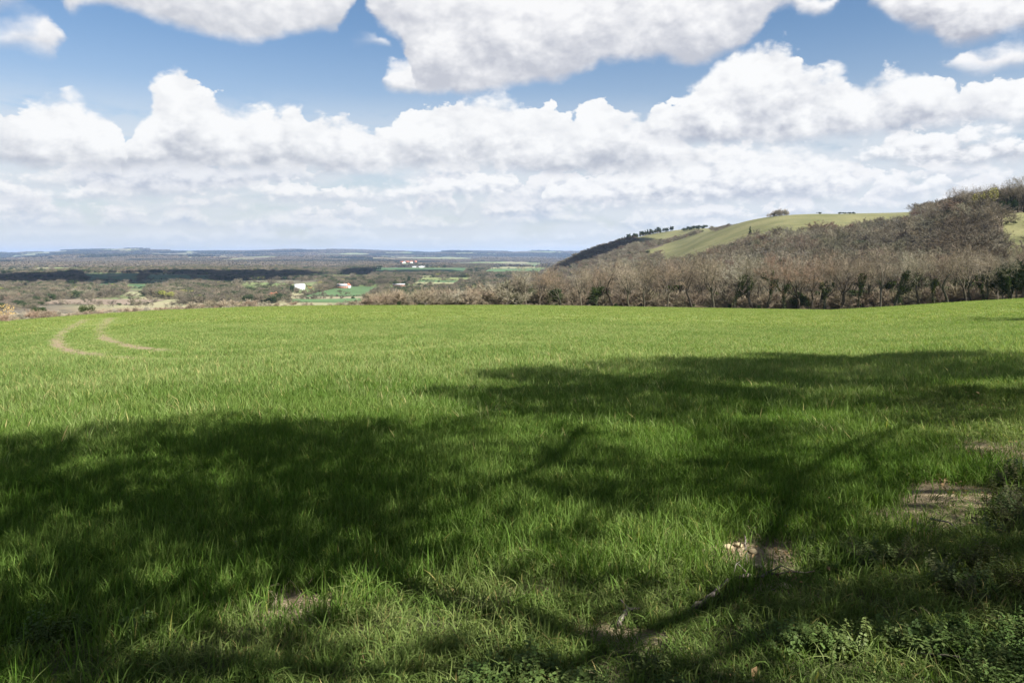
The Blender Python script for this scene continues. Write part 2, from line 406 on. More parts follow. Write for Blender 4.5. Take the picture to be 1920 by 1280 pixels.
# billow fields, large for the near banks, small for the far rows
def billow(scale, detail, seed, pv=pv):
    q = n.v('ADD', pv, (seed, seed*.37, seed*1.7))
    wv = n.v('SCALE', n.v('SUBTRACT', n.noise(q, scale*.9, 2, .55, col=True, dim='2D'), (.5, .5, .5)), None)
    wv.node.inputs['Scale'].default_value = .35/scale
    q = n.v('ADD', q, wv)
    def H(qq):
        a = n.voro(qq, scale, detail, .52, 'SMOOTH_F1', .45, dim='2D')
        b = n.noise(qq, scale*1.6, 5, .60, dim='2D')
        return n.add(n.mul(n.sub(1, a), .55), n.mul(b, .75))
    h = H(q)
    h2 = H(n.v('ADD', q, (.22/scale, .50/scale, 0)))
    return h, n.sub(h, h2)
hL, rL = billow(16, 3, 3.1)
hS, rS = billow(38, 3, 7.7, n.v('MULTIPLY', pv, (1, 1.35, 1)))
hL = n.add(n.mul(hL, .68), n.mul(hS, .32)); rL = n.add(n.mul(rL, .85), n.mul(rS, .42))
wrp = n.sep(n.v('SUBTRACT', n.noise(n.v('MULTIPLY', pv, (1, 1.2, 1)), 26, 5, .56, col=True, dim='2D'), (.5, .5, .5)))
white, grey = (.95, .955, .96), (.54, .57, .635)

col = n.mix(1, sky.outputs[0], (.48, .56, .62), 'MULTIPLY')
def sc(c, k): return tuple(x*k for x in c)
HM = .54
EXPO = .33          # radiances are halved: the scene is exposed one stop up
sv = n.ss(n.noise(pv, 11, 2, .5, dim='2D'), .38, .66, .6, 4.2)      # how ragged and thin a cloud's rim is here
def layer(col, pts, seed, h, r, w_amp=1., soft=.005, gk=1., white=white, grey=grey, rk=.75, lump=.045, sbase=.012, opac=1., power=1.1):
    global n
    azs = n.m('MULTIPLY_ADD', n.add(az, n.mul(wrp[0], .022*w_amp)), 1/(2*A0), .5)
    top = curve(pts, 1, azs); base = curve(pts, 2, azs)
    e = n.add(el, n.mul(wrp[1], .022*w_amp))
    topl = n.add(top, n.mul(n.sub(h, HM), lump))
    m1 = n.ss(n.sub(topl, e), n.mul(sv, -.35*soft), n.mul(sv, soft))
    eb = n.add(el, n.mul(wrp[1], .014*w_amp)); eb = n.add(eb, n.mul(n.sub(h, HM), .25*lump))
    m2 = n.ss(n.sub(eb, base), -sbase*.5, sbase)
    th = n.ss(n.sub(top, base), 0.0004, .004)
    mask = n.mul(n.mul(m1, m2), n.mul(th, opac))
    t = n.m('DIVIDE', n.sub(el, base), n.m('MAXIMUM', n.sub(top, base), .012))
    t = n.add(t, n.mul(n.sub(h, HM), .75))
    b = n.ss(t, -.20, .60/power)
    b = n.add(b, n.m('MAXIMUM', n.mul(r, rk*.85), -.30)); b = n.m('MINIMUM', n.m('MAXIMUM', b, -.1*gk), 1.06)
    c = n.mix(b, sc(grey, G*EXPO), sc(white, G*EXPO)); c.node.clamp_factor = False
    return n.mix(mask, col, c)

# haze whitening the lowest sky
hz_f = n.ss(el, R(-1), R(17))
hzn = n.noise(n.v('MULTIPLY', pv, (3, 26, 1)), 1.5, 5, .6)
col = n.mix(n.mul(n.sub(1, hz_f), .85), col, sc((.72, .74, .755), G*EXPO))
veil = n.ss(n.noise(n.v('MULTIPLY', pv, (1, 2.6, 1)), 9, 4, .6, dim='2D'), .30, .52)
veil = n.mul(veil, n.ss(el, R(12), R(6.5)))
col = n.mix(n.mul(veil, .72), col, sc((.76, .80, .845), G*EXPO))

def rows(seed, y, amp, thick, gaps):
    rr = np.random.default_rng(seed); pts = []; x = -150
    while x < 2100:
        wd = rr.uniform(90, 300); t = thick*rr.uniform(.5, 1.35); yb = y + rr.uniform(-.25, .25)*thick
        for f, k in ((0, .1), (.18, .7), (.4, 1), (.62, .85), (.85, .5), (1, .1)):
            pts.append((x+f*wd, yb - t*k*rr.uniform(.8, 1.15), yb + rr.uniform(-2, 2)))
        x += wd*rr.uniform(.8, 1.0) + (rr.uniform(10, 60) if rr.random() < gaps else 0)
    pts.sort(); return pts
LOW, BOTH, TOP = [], [], []
lw, lg = (.86, .88, .90), (.66, .72, .79)
LOW.append(lambda col: layer(col, rows(1, 468, 0, 20, .0), 1, hS, rS, .25, .004, white=(.80, .84, .88), grey=(.62, .70, .79), rk=.3, lump=.012, opac=.75))
LOW.append(lambda col: layer(col, rows(2, 450, 0, 32, .0), 2, hS, rS, .35, .004, white=(.83, .86, .89), grey=(.58, .66, .76), rk=.45, lump=.015, opac=.85))
LOW.append(lambda col: layer(col, rows(3, 430, 0, 46, .1), 3, hS, rS, .5, .004, white=(.87, .885, .90), grey=(.55, .62, .73), rk=.55, lump=.02, opac=.95))
LOW.append(lambda col: layer(col, rows(11, 403, 0, 60, .15), 4, hS, rS, .6, .004, white=(.90, .905, .92), grey=(.54, .60, .70), rk=.6, lump=.025))
LOW.append(lambda col: layer(col, rows(21, 372, 0, 62, .35), 4, hS, rS, .7, .005, white=(.91, .915, .93), grey=(.62, .67, .75), rk=.6, lump=.03, sbase=.015))
LOW.append(lambda col: layer(col, rows(35, 342, 0, 66, .5), 4, hS, rS, .8, .005, white=(.92, .925, .935), grey=(.62, .66, .74), rk=.6, lump=.03, sbase=.015))
LOW.append(lambda col: layer(col, [(-200,300,372),(0,318,370),(60,345,372),(130,350,376),(200,338,372),(260,345,372),(300,372,372),(330,370,372),(420,365,372),(500,345,375),(560,335,378),(620,345,378),(700,352,380),(760,340,376),(820,335,372),
    (860,325,372),(900,318,370),(935,308,368),(965,320,366),(990,345,366),(1010,366,366),(1300,378,378),(1620,375,375),(1640,328,366),(1680,318,368),(1705,345,368),(1715,345,368),(1740,325,360),(1780,322,358),(1805,340,356),(1812,356,356),(2200,356,356)], 5, hS, rS, .6, .004, rk=.6, lump=.025, grey=(.57, .62, .71)))
LOW.append(lambda col: layer(col, [(1000,392,392),(1020,345,388),(1060,330,385),(1120,328,385),(1170,315,386),(1230,292,386),(1290,275,385),(1350,262,385),(1420,262,382),(1480,268,380),(1540,275,378),(1580,300,375),(1600,330,370),(1612,345,362),(1618,360,360),(2200,360,360)], 6, hS, rS, .7, .004, rk=.6, lump=.025, grey=(.58, .62, .70)))
LOW.append(lambda col: layer(col, [(-200,330,330),(120,330,330),(140,310,345),(180,300,352),(250,290,362),(330,290,364),(390,295,362),(440,300,352),(490,305,345),(540,300,340),(580,330,334),(600,334,334),(2200,334,334)], 7, hS, rS, .8, .008, rk=.5, lump=.02, grey=(.52, .57, .67), white=(.84,.86,.9)))
# the main cumulus rank
BOTH.append(lambda col: layer(col, [(-200,330,330),(228,330,330),(235,255,322),(250,228,322),(275,220,318),(281,170,316),(298,145,316),(318,130,315),(340,125,315),(362,134,315),(382,160,315),(400,180,315),(425,198,316),(455,198,318),(480,190,318),
    (505,188,318),(520,203,320),(538,194,320),(560,202,320),(575,228,322),(600,206,322),(640,210,322),(670,222,322),(705,238,322),(728,240,320),(742,212,318),(760,200,316),(800,184,315),(850,188,314),(890,182,314),(925,174,314),
    (952,188,314),(975,198,320),(1000,190,324),(1035,192,328),(1052,215,330),(1075,222,330),(1095,205,330),(1112,175,330),(1132,170,330),(1150,188,330),(1170,198,328),(1205,208,325),(1240,225,320),(1290,250,310),(1330,285,300),(1350,300,300),(2200,300,300)], 8, hL, rL, 1., .004))
BOTH.append(lambda col: layer(col, [(-200,190,318),(0,200,310),(40,212,312),(58,196,316),(85,180,320),(120,172,322),(158,176,322),(185,200,320),(215,224,318),(232,255,318),(246,290,316),(256,314,316),(262,316,316),(2200,316,316)], 9, hL, rL, .9, .004))
BOTH.append(lambda col: layer(col, [(-200,307,307),(1600,307,307),(1618,276,302),(1645,255,305),(1700,242,310),(1735,236,312),(1765,245,314),(1790,232,314),(1830,226,313),(1868,228,311),(1900,240,308),(1930,262,303),(2100,262,300),(2200,262,300)], 10, hS, rS, .9, .005))
BOTH.append(lambda col: layer(col, [(-200,262,262),(1185,262,262),(1203,222,258),(1222,200,262),(1255,192,268),(1276,188,270),(1292,158,272),(1318,140,273),(1340,112,273),(1372,96,273),(1400,76,272),(1432,70,271),(1468,76,270),(1488,96,268),(1512,116,266),
    (1545,122,264),(1576,122,262),(1596,150,258),(1620,146,256),(1655,126,253),(1695,120,250),(1730,134,246),(1762,150,242),(1800,164,236),(1850,158,226),(1890,142,232),(1930,132,240),(2200,120,250)], 11, hL, rL, 1., .004, grey=(.49,.52,.60)))
# banks overhead, seen from below
top_w, top_g = (.94, .94, .95), (.60, .62, .67)
TOP.append(lambda col: layer(col, [(-300,-50,20),(-50,-50,28),(0,-40,22),(45,-30,2),(80,-30,-30),(2200,-30,-30)], 12, hL, rL, 1., .01, white=(.74,.77,.83), grey=top_g, sbase=.02, lump=.02, rk=.5))
TOP.append(lambda col: layer(col, [(-300,40,90),(0,38,88),(30,28,90),(58,26,96),(88,26,106),(106,38,98),(118,58,74),(124,70,70),(2200,70,70)], 13, hL, rL, 1.1, .012, white=top_w, grey=(.66,.68,.73), sbase=.014, lump=.02, rk=.6))
TOP.append(lambda col: layer(col, [(-300,-60,-60),(100,-60,-60),(118,-70,5),(140,-70,25),(165,-70,10),(210,-70,10),(270,-80,32),(340,-80,56),(400,-80,70),(460,-80,82),(490,-80,80),(540,-80,66),(600,-80,62),(632,-80,62),(650,-80,30),(668,-80,4),(682,-60,-60),(2200,-60,-60)], 14, hL, rL, .9, .006, white=top_w, grey=(.64,.66,.71), sbase=.010, lump=.03, rk=.8, power=.8))
TOP.append(lambda col: layer(col, [(-300,85,85),(655,85,85),(672,72,84),(700,62,82),(722,66,86),(732,80,86),(738,86,86),(2200,86,86)], 15, hL, rL, 1., .01, white=top_w, grey=top_g, sbase=.01, lump=.02, opac=.8))
TOP.append(lambda col: layer(col, [(-300,150,150),(716,150,150),(726,126,160),(742,112,172),(765,106,177),(800,116,178),(840,150,179),(860,178,178),(2200,178,178)], 19, hL, rL, 1., .008, white=top_w, grey=top_g, sbase=.010, lump=.03))
TOP.append(lambda col: layer(col, [(-300,-60,-60),(668,-60,-60),(684,-70,6),(705,-80,44),(735,-80,64),(758,-80,84),(772,-80,150),(784,-80,176),(850,-80,180),(900,-80,175),(960,-80,164),(1020,-80,158),(1034,-70,158),(1040,-80,156),(1060,-60,150),(1088,-60,140),(1106,-70,132),(1116,-80,125),(1122,-80,116),(1180,-80,112),(1245,-80,112),
    (1262,-80,120),(1305,-80,126),(1340,-80,112),(1390,-80,96),(1420,-80,66),(1440,-80,36),(1462,-70,14),(1480,-60,6),(1500,-20,24),(1530,-10,30),(1560,-10,22),(1575,-20,0),(1590,-60,-60),(2200,-60,-60)], 16, hL, rL, 1., .006, white=top_w, grey=(.60,.62,.68), sbase=.010, lump=.03, rk=.9, power=.8))
TOP.append(lambda col: layer(col, [(-300,-60,-60),(1600,-60,-60),(1625,-80,6),(1655,-80,20),(1685,-80,44),(1715,-80,60),(1750,-80,66),(1765,-80,86),(1805,-80,90),(1860,-80,76),(1900,-80,62),(2000,-80,60),(2200,-80,60)], 17, hL, rL, 1., .006, white=top_w, grey=(.50,.52,.59), sbase=.012, lump=.03, rk=.9))
TOP.append(lambda col: layer(col, [(-300,120,120),(1768,120,120),(1784,106,130),(1810,92,137),(1838,96,138),(1870,84,130),(1905,74,127),(1940,66,125),(2200,60,125)], 18, hL, rL, 1., .008, white=top_w, grey=(.62,.64,.70), sbase=.012, lump=.025, rk=.8))
base_col = col
lowc = highc = base_col
for f in LOW + BOTH: lowc = f(lowc)
for f in BOTH + TOP: highc = f(highc)
# scattered cloud over the rest of the sky, above and behind the picture
q = n.v('MULTIPLY', n.v('DIVIDE', d, n.comb(n.m('MAXIMUM', ds[2], .12), n.m('MAXIMUM', ds[2], .12), 1)), (1, 1, 0))
on = n.noise(q, 1.4, 4, .55, dim='2D')
rest = n.mix(n.ss(on, .47, .60), base_col, sc((.66, .68, .72), G*EXPO))
def bgn(c):
    b = n.N.new('ShaderNodeBackground'); n.L.new(c, b.inputs[0]); b.inputs[1].default_value = STR; return b.outputs[0]
def mixs(f, a, b):
    m = n.N.new('ShaderNodeMixShader'); n.put(m.inputs[0], f); n.L.new(a, m.inputs[1]); n.L.new(b, m.inputs[2]); return m.outputs[0]
front = n.mul(n.m('LESS_THAN', n.m('ABSOLUTE', az), R(41.5)), n.mul(n.m('LESS_THAN', el, R(24)), n.m('GREATER_THAN', el, R(-.5))))
banks = mixs(n.m('GREATER_THAN', el, R(9.0)), bgn(lowc), bgn(highc))
n.L.new(mixs(front, bgn(rest), banks), wo.inputs[0])
w.cycles.sampling_method = 'MANUAL'; w.cycles.sample_map_resolution = 256

# ------------------------------------------------------------------ grass and ground plants
def nodes_instancer(name, protos, P, rot, scl, idx, kind='stuff'):
    """one object: the plants of PROTOS set out on the points P"""
    me = bpy.data.meshes.new(name); me.vertices.add(len(P)); me.vertices.foreach_set('co', np.asarray(P, np.float32).ravel())
    for nm, ty, arr, f in (('rot', 'FLOAT_VECTOR', rot, 'vector'), ('scl', 'FLOAT_VECTOR', scl, 'vector'), ('idx', 'INT', idx, 'value')):
        A = me.attributes.new(nm, ty, 'POINT'); A.data.foreach_set(f, np.asarray(arr, np.int32 if ty == 'INT' else np.float32).ravel())
    o = link(name, me)
    col = bpy.data.collections.new(name + '_sources')
    for k, pm in enumerate(protos):
        po = bpy.data.objects.new(f'{name}_source_{k:02d}', pm); col.objects.link(po)
    g = bpy.data.node_groups.new(name, 'GeometryNodeTree')
    g.interface.new_socket('Geometry', in_out='INPUT', socket_type='NodeSocketGeometry')
    g.interface.new_socket('Geometry', in_out='OUTPUT', socket_type='NodeSocketGeometry')
    gi = g.nodes.new('NodeGroupInput'); go = g.nodes.new('NodeGroupOutput')
    iop = g.nodes.new('GeometryNodeInstanceOnPoints'); ci = g.nodes.new('GeometryNodeCollectionInfo')
    ci.inputs['Collection'].default_value = col; ci.inputs['Separate Children'].default_value = True; ci.inputs['Reset Children'].default_value = True
    def na(nm, ty):
        x = g.nodes.new('GeometryNodeInputNamedAttribute'); x.data_type = ty; x.inputs[0].default_value = nm; return x.outputs['Attribute']
    iop.inputs['Pick Instance'].default_value = True
    L = g.links.new
    L(gi.outputs[0], iop.inputs['Points']); L(ci.outputs[0], iop.inputs['Instance']); L(na('idx', 'INT'), iop.inputs['Instance Index'])
    L(na('rot', 'FLOAT_VECTOR'), iop.inputs['Rotation']); L(na('scl', 'FLOAT_VECTOR'), iop.inputs['Scale']); L(iop.outputs[0], go.inputs[0])
    md = o.modifiers.new('plants', 'NODES'); md.node_group = g
    tag(o, kind=kind)
    return o

def leaf_mat(name, c0, c1, c2, transl=.35, patch=.25, gloss=.03, rough=.5):
    m, n, out = material(name)
    geo = n.N.new('ShaderNodeNewGeometry'); oi = n.N.new('ShaderNodeObjectInfo')
    at_ = n.N.new('ShaderNodeAttribute'); at_.attribute_name = 'shade'
    f = n.noise(geo.outputs['Position'], patch, 3, .6)
    c = n.mix(n.ss(f, .38, .62), c0, c1)
    c = n.mix(n.mul(n.m('POWER', oi.outputs['Random'], 2), .7), c, c2)
    c = n.mix(1, c, at_.outputs['Color'], 'MULTIPLY')
    dif = n.N.new('ShaderNodeBsdfDiffuse'); n.L.new(c, dif.inputs[0])
    tr = n.N.new('ShaderNodeBsdfTranslucent'); n.L.new(n.mix(1, c, (1.1, 1.25, .55), 'MULTIPLY'), tr.inputs[0])
    gl = n.N.new('ShaderNodeBsdfGlossy'); gl.inputs['Roughness'].default_value = .62; gl.inputs[0].default_value = (.45, .5, .42, 1)
    a = n.N.new('ShaderNodeMixShader'); a.inputs[0].default_value = transl; n.L.new(dif.outputs[0], a.inputs[1]); n.L.new(tr.outputs[0], a.inputs[2])
    b = n.N.new('ShaderNodeMixShader'); b.inputs[0].default_value = gloss; n.L.new(a.outputs[0], b.inputs[1]); n.L.new(gl.outputs[0], b.inputs[2])
    n.L.new(b.outputs[0], out.inputs[0]); return m

def tuft(name, mat, nb, R0, h0, h1, w0, w1, lean, seg=3, seed=0, droop=1.):
    """a patch of curved tapering blades"""
    g = np.random.default_rng(seed)
    r = R0*np.sqrt(g.random(nb)); t = g.random(nb)*2*np.pi
    bx, by = r*np.cos(t), r*np.sin(t)
    H = g.uniform(h0, h1, nb)*g.choice([1, 1, .7], nb); W = g.uniform(w0, w1, nb)
    da = g.random(nb)*2*np.pi; ln = g.uniform(.1, 1, nb)**1.3*lean
    fa = da + g.uniform(-1.2, 1.2, nb) + np.pi/2
    tt = np.linspace(0, 1, seg+1)
    V = np.zeros((nb, seg+1, 2, 3))
    for k, s in enumerate(tt):
        off = ln*H*s**(1.3 + .7*droop); z = H*s*(1 - .35*np.clip(ln, 0, 1.4)*s**2*droop)
        cx, cy = bx + np.cos(da)*off, by + np.sin(da)*off
        ww = W*.5*(1 - s**2.2*.96)*(.75 + .25*min(1, s*4))
        ta = fa + .5*s
        for q, sg in enumerate((-1, 1)):
            V[:, k, q, 0] = cx + sg*ww*np.cos(ta); V[:, k, q, 1] = cy + sg*ww*np.sin(ta); V[:, k, q, 2] = z
    b0 = (np.arange(nb)*(seg+1)*2)[:, None]
    F_ = np.concatenate([b0 + np.array([[2*k, 2*k+1, 2*k+3, 2*k+2]]) for k in range(seg)])
    me = mk_mesh(name, V.reshape(-1, 3), [F_], mat, True)
    sh = g.uniform(.62, 1.2, nb); yel = np.where(g.random(nb) < .07, 1, 0)
    cc = np.ones((nb, seg+1, 2, 4))
    cc[..., 0] = (sh*(1 + .9*yel))[:, None, None]; cc[..., 1] = (sh*(1 + .25*yel))[:, None, None]; cc[..., 2] = (sh*(1 + .6*yel))[:, None, None]
    ca = me.color_attributes.new('shade', 'FLOAT_COLOR', 'POINT'); ca.data.foreach_set('color', cc.astype(np.float32).ravel())
    return me

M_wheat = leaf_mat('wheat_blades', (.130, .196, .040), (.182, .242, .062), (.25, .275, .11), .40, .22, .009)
M_wheat_shaded = leaf_mat('wheat_blades_shaded', (.072, .140, .018), (.108, .178, .034), (.16, .20, .06), .40, .22, .010)  # foreground shade put into the colour: deeper green than the mid blades
M_rough = leaf_mat('rough_grass_blades', (.075, .125, .024), (.118, .165, .042), (.17, .19, .070), .35, .5, .012)
M_dry = leaf_mat('dead_grass_stems', (.30, .24, .15), (.36, .30, .20), (.20, .14, .085), .2, .8, .02)
M_herb = leaf_mat('nettle_leaves', (.055, .100, .020), (.085, .135, .032), (.13, .15, .048), .35, .9, .04)
M_herb2 = leaf_mat('bramble_leaves', (.040, .060, .018), (.065, .085, .025), (.12, .085, .045), .3, .9, .05)

W_near = [tuft(f'wheat_near_{k}', M_wheat_shaded, 44, .17, .12, .235, .005, .0095, .85, 4, 10+k) for k in range(6)]
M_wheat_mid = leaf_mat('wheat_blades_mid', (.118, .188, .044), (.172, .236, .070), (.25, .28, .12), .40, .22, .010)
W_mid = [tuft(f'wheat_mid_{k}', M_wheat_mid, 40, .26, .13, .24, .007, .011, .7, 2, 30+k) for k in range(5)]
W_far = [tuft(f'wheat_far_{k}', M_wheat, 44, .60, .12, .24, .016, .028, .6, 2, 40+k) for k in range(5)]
G_near = [tuft(f'rough_near_{k}', M_rough, 60, .17, .055, .15, .0040, .0088, 1.7, 4, 50+k, 1.3) for k in range(6)]
D_near = [tuft(f'dead_near_{k}', M_dry, 20, .20, .03, .11, .0015, .0035, 2.6, 3, 60+k, 1.5) for k in range(4)]

def litter(nm, seed):
    g = np.random.default_rng(seed); k = 26; C_ = np.stack([g.normal(0, .11, k), g.normal(0, .11, k), g.uniform(.004, .022, k)], 1)
    a = g.random(k)*6.28; u = np.stack([np.cos(a), np.sin(a), g.normal(0, .35, k)], 1); v = np.stack([-np.sin(a), np.cos(a), g.normal(0, .35, k)], 1); s = g.uniform(.006, .02, k)[:, None]
    V = np.stack([C_ - u*s*1.4, C_ + v*s*.7 + [0, 0, .004], C_ + u*s*1.4, C_ - v*s*.7 + [0, 0, .004], C_ + [0, 0, -.003]], 1).reshape(-1, 3); b = np.arange(k)[:, None]*5
    me = mk_mesh(nm, V, [np.concatenate([b + np.array([[0, 1, 4]]), b + np.array([[1, 2, 4]]), b + np.array([[2, 3, 4]]), b + np.array([[3, 0, 4]])])], M_dry)
    cc = np.repeat(g.uniform(.25, 1.15, (k, 1))*np.array([[1, .85, .7]]), 5, 0); ca = me.color_attributes.new('shade', 'FLOAT_COLOR', 'POINT')
    ca.data.foreach_set('color', np.concatenate([cc, np.ones((len(cc), 1))], 1).astype(np.float32).ravel()); return me
L_near = [litter(f'litter_{k}', 66+k) for k in range(3)]
def scatter(N, r0, r1, amax=R(43), power=1.):
    a = rng.uniform(-amax, amax, N); u = rng.random(N)
    r = np.sqrt(r0**2 + u*(r1**2 - r0**2))
    return r*np.sin(a), r*np.cos(a)
def slope_rot(X, Y, N, tilt=.12):
    rz = rng.random(N)*2*np.pi
    return np.stack([rng.normal(0, tilt, N), rng.normal(0, tilt, N), rz], 1)

def rough_zone(X, Y):
    """1 on the unsown margin beside the hedge, 0 in the crop"""
    e = X*.55 + 4.9 - Y + .9*fbm(X/2.5, Y/2.5, 5)
    e2 = (X - (3.6 + .34*(Y-6)))/1.3 + .5*fbm(X/1.5, Y/1.5, 6)
    e2 = np.where(Y > 14.5 + fbm(X/2, Y/2, 8), -1, e2)
    return np.clip(np.maximum(e/1.4, e2) + .5, 0, 1)

P_, S_, I_, R_ = [], [], [], []
def put_wheat(N, r0, r1, base, nvar, sc0, sc1, *fades):
    X, Y = scatter(N, r0, r1); rr_ = np.hypot(X, Y)
    for (fa, fb, sg) in fades:
        pr = np.clip((rr_-fa)/(fb-fa), 0, 1); pr = pr if sg > 0 else 1-pr; kk = rng.random(len(X)) < pr; X, Y, rr_ = X[kk], Y[kk], rr_[kk]
    N = len(X); pxv = 960 + F*X/np.maximum(Y, .1)
    tm = track_mask(X, Y)
    keep = (Y < edge_dep(pxv)) & (rng.random(N) > rough_zone(X, Y)*1.1) & (rng.random(N)*.9 > bare_mask(X, Y)) & (rng.random(N) > tm*1.05)
    X, Y = X[keep], Y[keep]; tm = track_side(X, Y); k2 = rng.random(len(X)) > tm*.35; X, Y, tm = X[k2], Y[k2], tm[k2]; n_ = len(X)
    hf = (1 + .30*fbm(X/1.3, Y/1.3, 31) + .14*fbm(X/7, Y/7, 32))*(1-.62*tm)*np.interp(Y, [2, 6, 14, 30, 80], [.95, .92, .75, .48, .40])
    sxy = rng.uniform(sc0, sc1, n_)
    P_.append(np.stack([X, Y, height(X, Y) - .005], 1)); R_.append(slope_rot(X, Y, n_, .1))
    S_.append(np.stack([sxy, sxy, sxy*hf], 1)); I_.append(base + rng.integers(0, nvar, n_))
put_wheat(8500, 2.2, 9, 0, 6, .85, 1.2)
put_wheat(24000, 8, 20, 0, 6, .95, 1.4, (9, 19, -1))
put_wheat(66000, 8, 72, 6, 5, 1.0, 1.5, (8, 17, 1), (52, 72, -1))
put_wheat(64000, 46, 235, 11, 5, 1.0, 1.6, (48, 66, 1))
P_, S_, I_, R_ = map(np.concatenate, (P_, S_, I_, R_))
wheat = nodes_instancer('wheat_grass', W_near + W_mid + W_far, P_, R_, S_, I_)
tag(wheat, 'young green wheat blades covering the whole sloping field')

X, Y = [np.concatenate(q) for q in zip(scatter(7500, 1.8, 9, R(50)), scatter(9000, 8, 17, R(47)))]; N = len(X)
rz_ = rough_zone(X, Y); bm = bare_mask(X, Y)
keep = (rng.random(N) < rz_*1.0) & (rng.random(N) > bm*.90)
X, Y = X[keep], Y[keep]; N = len(X)
big = .75 + .75*np.clip(fbm(X/.6, Y/.6, 44)+.15, 0, 1)
s = rng.uniform(.75, 1.15, N)*np.where(Y > 9, 1.25, 1)
rough = nodes_instancer('rough_grass', G_near, np.stack([X, Y, height(X, Y)-.004], 1), slope_rot(X, Y, N, .2), np.stack([s, s, s*big], 1), rng.integers(0, 6, N))
tag(rough, 'tufty rough grass on the unsown strip between the crop and the hedge')

X, Y = scatter(22000, 1.8, 34, R(46)); N = len(X)
bm = np.maximum(bare_mask(X, Y), .10*rough_zone(X, Y)); keep = rng.random(N) < bm*.75
X, Y = X[keep], Y[keep]; N = len(X)
s = rng.uniform(.7, 1.3, N)
dead = nodes_instancer('dead_grass', D_near + L_near, np.stack([X, Y, height(X, Y)-.004], 1), slope_rot(X, Y, N, .15), np.stack([s, s, s], 1), rng.integers(0, 7, N))
tag(dead, 'flattened straw-coloured dead grass over the bare soil patches')

# leafy herbs ---------------------------------------------------------------
def herb(name, mat, seed, H, leaf, pairs, stems, spread, jag=True):
    g = np.random.default_rng(seed); mb = MB(); cols_ = []
    for s in range(stems):
        a = g.random()*6.28; x0, y0 = spread*g.random()*np.cos(a), spread*g.random()*np.sin(a)
        lx, ly = g.normal(0, .18, 2)*H; h = H*g.uniform(.6, 1.05)
        P = np.array([(x0 + lx*t*t, y0 + ly*t*t, h*t) for t in np.linspace(0, 1, 5)])
        n0 = mb.n; mb.tube(P, np.linspace(.0028, .0012, 5), 3); cols_.append(np.tile([.9, .75, .6, 1], (mb.n-n0, 1)))
        for k in range(pairs):
            t = .25 + .75*k/(pairs-1); c = np.array([np.interp(t, np.linspace(0, 1, 5), P[:, j]) for j in range(3)])
            L = leaf*(1 - .45*t)*g.uniform(.7, 1.2); ba = g.random()*3.14 + k*1.57
            for sd in (0, np.pi):
                aa = ba + sd + g.normal(0, .25); dr = np.array([np.cos(aa), np.sin(aa), 0]); sw = np.array([-dr[1], dr[0], 0]); up = g.uniform(.0, .5)
                dn = g.uniform(.2, .6)
                if jag: prof = [(0, .02), (.12, .26), (.22, .36), (.30, .33), (.42, .40), (.50, .31), (.62, .33), (.70, .22), (.82, .20), (1, .0)]
                else: prof = [(0, .02), (.15, .25), (.35, .40), (.6, .36), (.85, .16), (1, 0)]
                Vv = []
                for (u, wd) in prof:
                    ctr = c + dr*(L*(u + .12)) + np.array([0, 0, L*(up*u - dn*u*u)])
                    Vv += [ctr + sw*wd*L + [0, 0, .06*L], ctr + [0, 0, -.04*L*(u < .95)], ctr - sw*wd*L + [0, 0, .06*L]]
                n0 = mb.n; Q_ = []
                for i in range(len(prof)-1): Q_ += [(3*i, 3*i+1, 3*i+4, 3*i+3), (3*i+1, 3*i+2, 3*i+5, 3*i+4)]
                mb.add(Vv, Q_); sh = g.uniform(.7, 1.25); cols_.append(np.tile([sh, sh, sh, 1], (mb.n-n0, 1)))
    me = mb.mesh(name, mat)
    ca = me.color_attributes.new('shade', 'FLOAT_COLOR', 'POINT'); ca.data.foreach_set('color', np.concatenate(cols_).astype(np.float32).ravel())
    return me
HN = [herb(f'nettle_{k}', M_herb, 70+k, .16, .036, 7, 6, .10) for k in range(4)]
HB = [herb(f'bramble_{k}', M_herb2, 80+k, .42, .062, 8, 5, .16, False) for k in range(4)]
def zone_pts(N, quad, dens):
    """random points on the ground inside a four-sided area"""
    q = np.array([gpt(*p) for p in quad]); u = rng.random(N); v = rng.random(N)
    pt = (q[0]*(1-u)[:, None] + q[1]*u[:, None])*(1-v)[:, None] + (q[3]*(1-u)[:, None] + q[2]*u[:, None])*v[:, None]
    keep = fbm(pt[:, 0]/.45, pt[:, 1]/.45, 77) > dens
    return pt[keep]
pa = np.concatenate([zone_pts(1100, [(1120,1205),(1960,1190),(2300,1420),(1000,1420)], -.1), zone_pts(120, [(900,1225),(1150,1220),(1100,1400),(800,1400)], .1),
                     zone_pts(90, [(1500,1010),(1900,1000),(1950,1150),(1560,1130)], .1), zone_pts(60, [(0,1190),(700,1200),(700,1290),(0,1290)], .2)])
s = rng.uniform(.5, 1.05, len(pa))
nettles = nodes_instancer('nettle_undergrowth', HN, np.stack([pa[:, 0], pa[:, 1], height(pa[:, 0], pa[:, 1])], 1), slope_rot(pa[:, 0], pa[:, 1], len(pa), .2),
                          np.stack([s, s, s], 1), rng.integers(0, 4, len(pa)))
tag(nettles, 'low green nettles and small leafy weeds along the bottom of the view')
pb = np.concatenate([zone_pts(300, [(1880,890),(2250,850),(2500,1190),(1760,1180)], -.15), zone_pts(90, [(1620,1060),(1850,1000),(1960,1180),(1640,1170)], .05)])
s = rng.uniform(.30, .66, len(pb))
bramble = nodes_instancer('bramble_undergrowth', HB, np.stack([pb[:, 0], pb[:, 1], height(pb[:, 0], pb[:, 1])], 1), slope_rot(pb[:, 0], pb[:, 1], len(pb), .35),
                          np.stack([s, s, s*.9], 1), rng.integers(0, 4, len(pb)))
tag(bramble, 'dark bramble and nettle tangle along the right-hand hedge bank'.replace('right-hand ', ''))

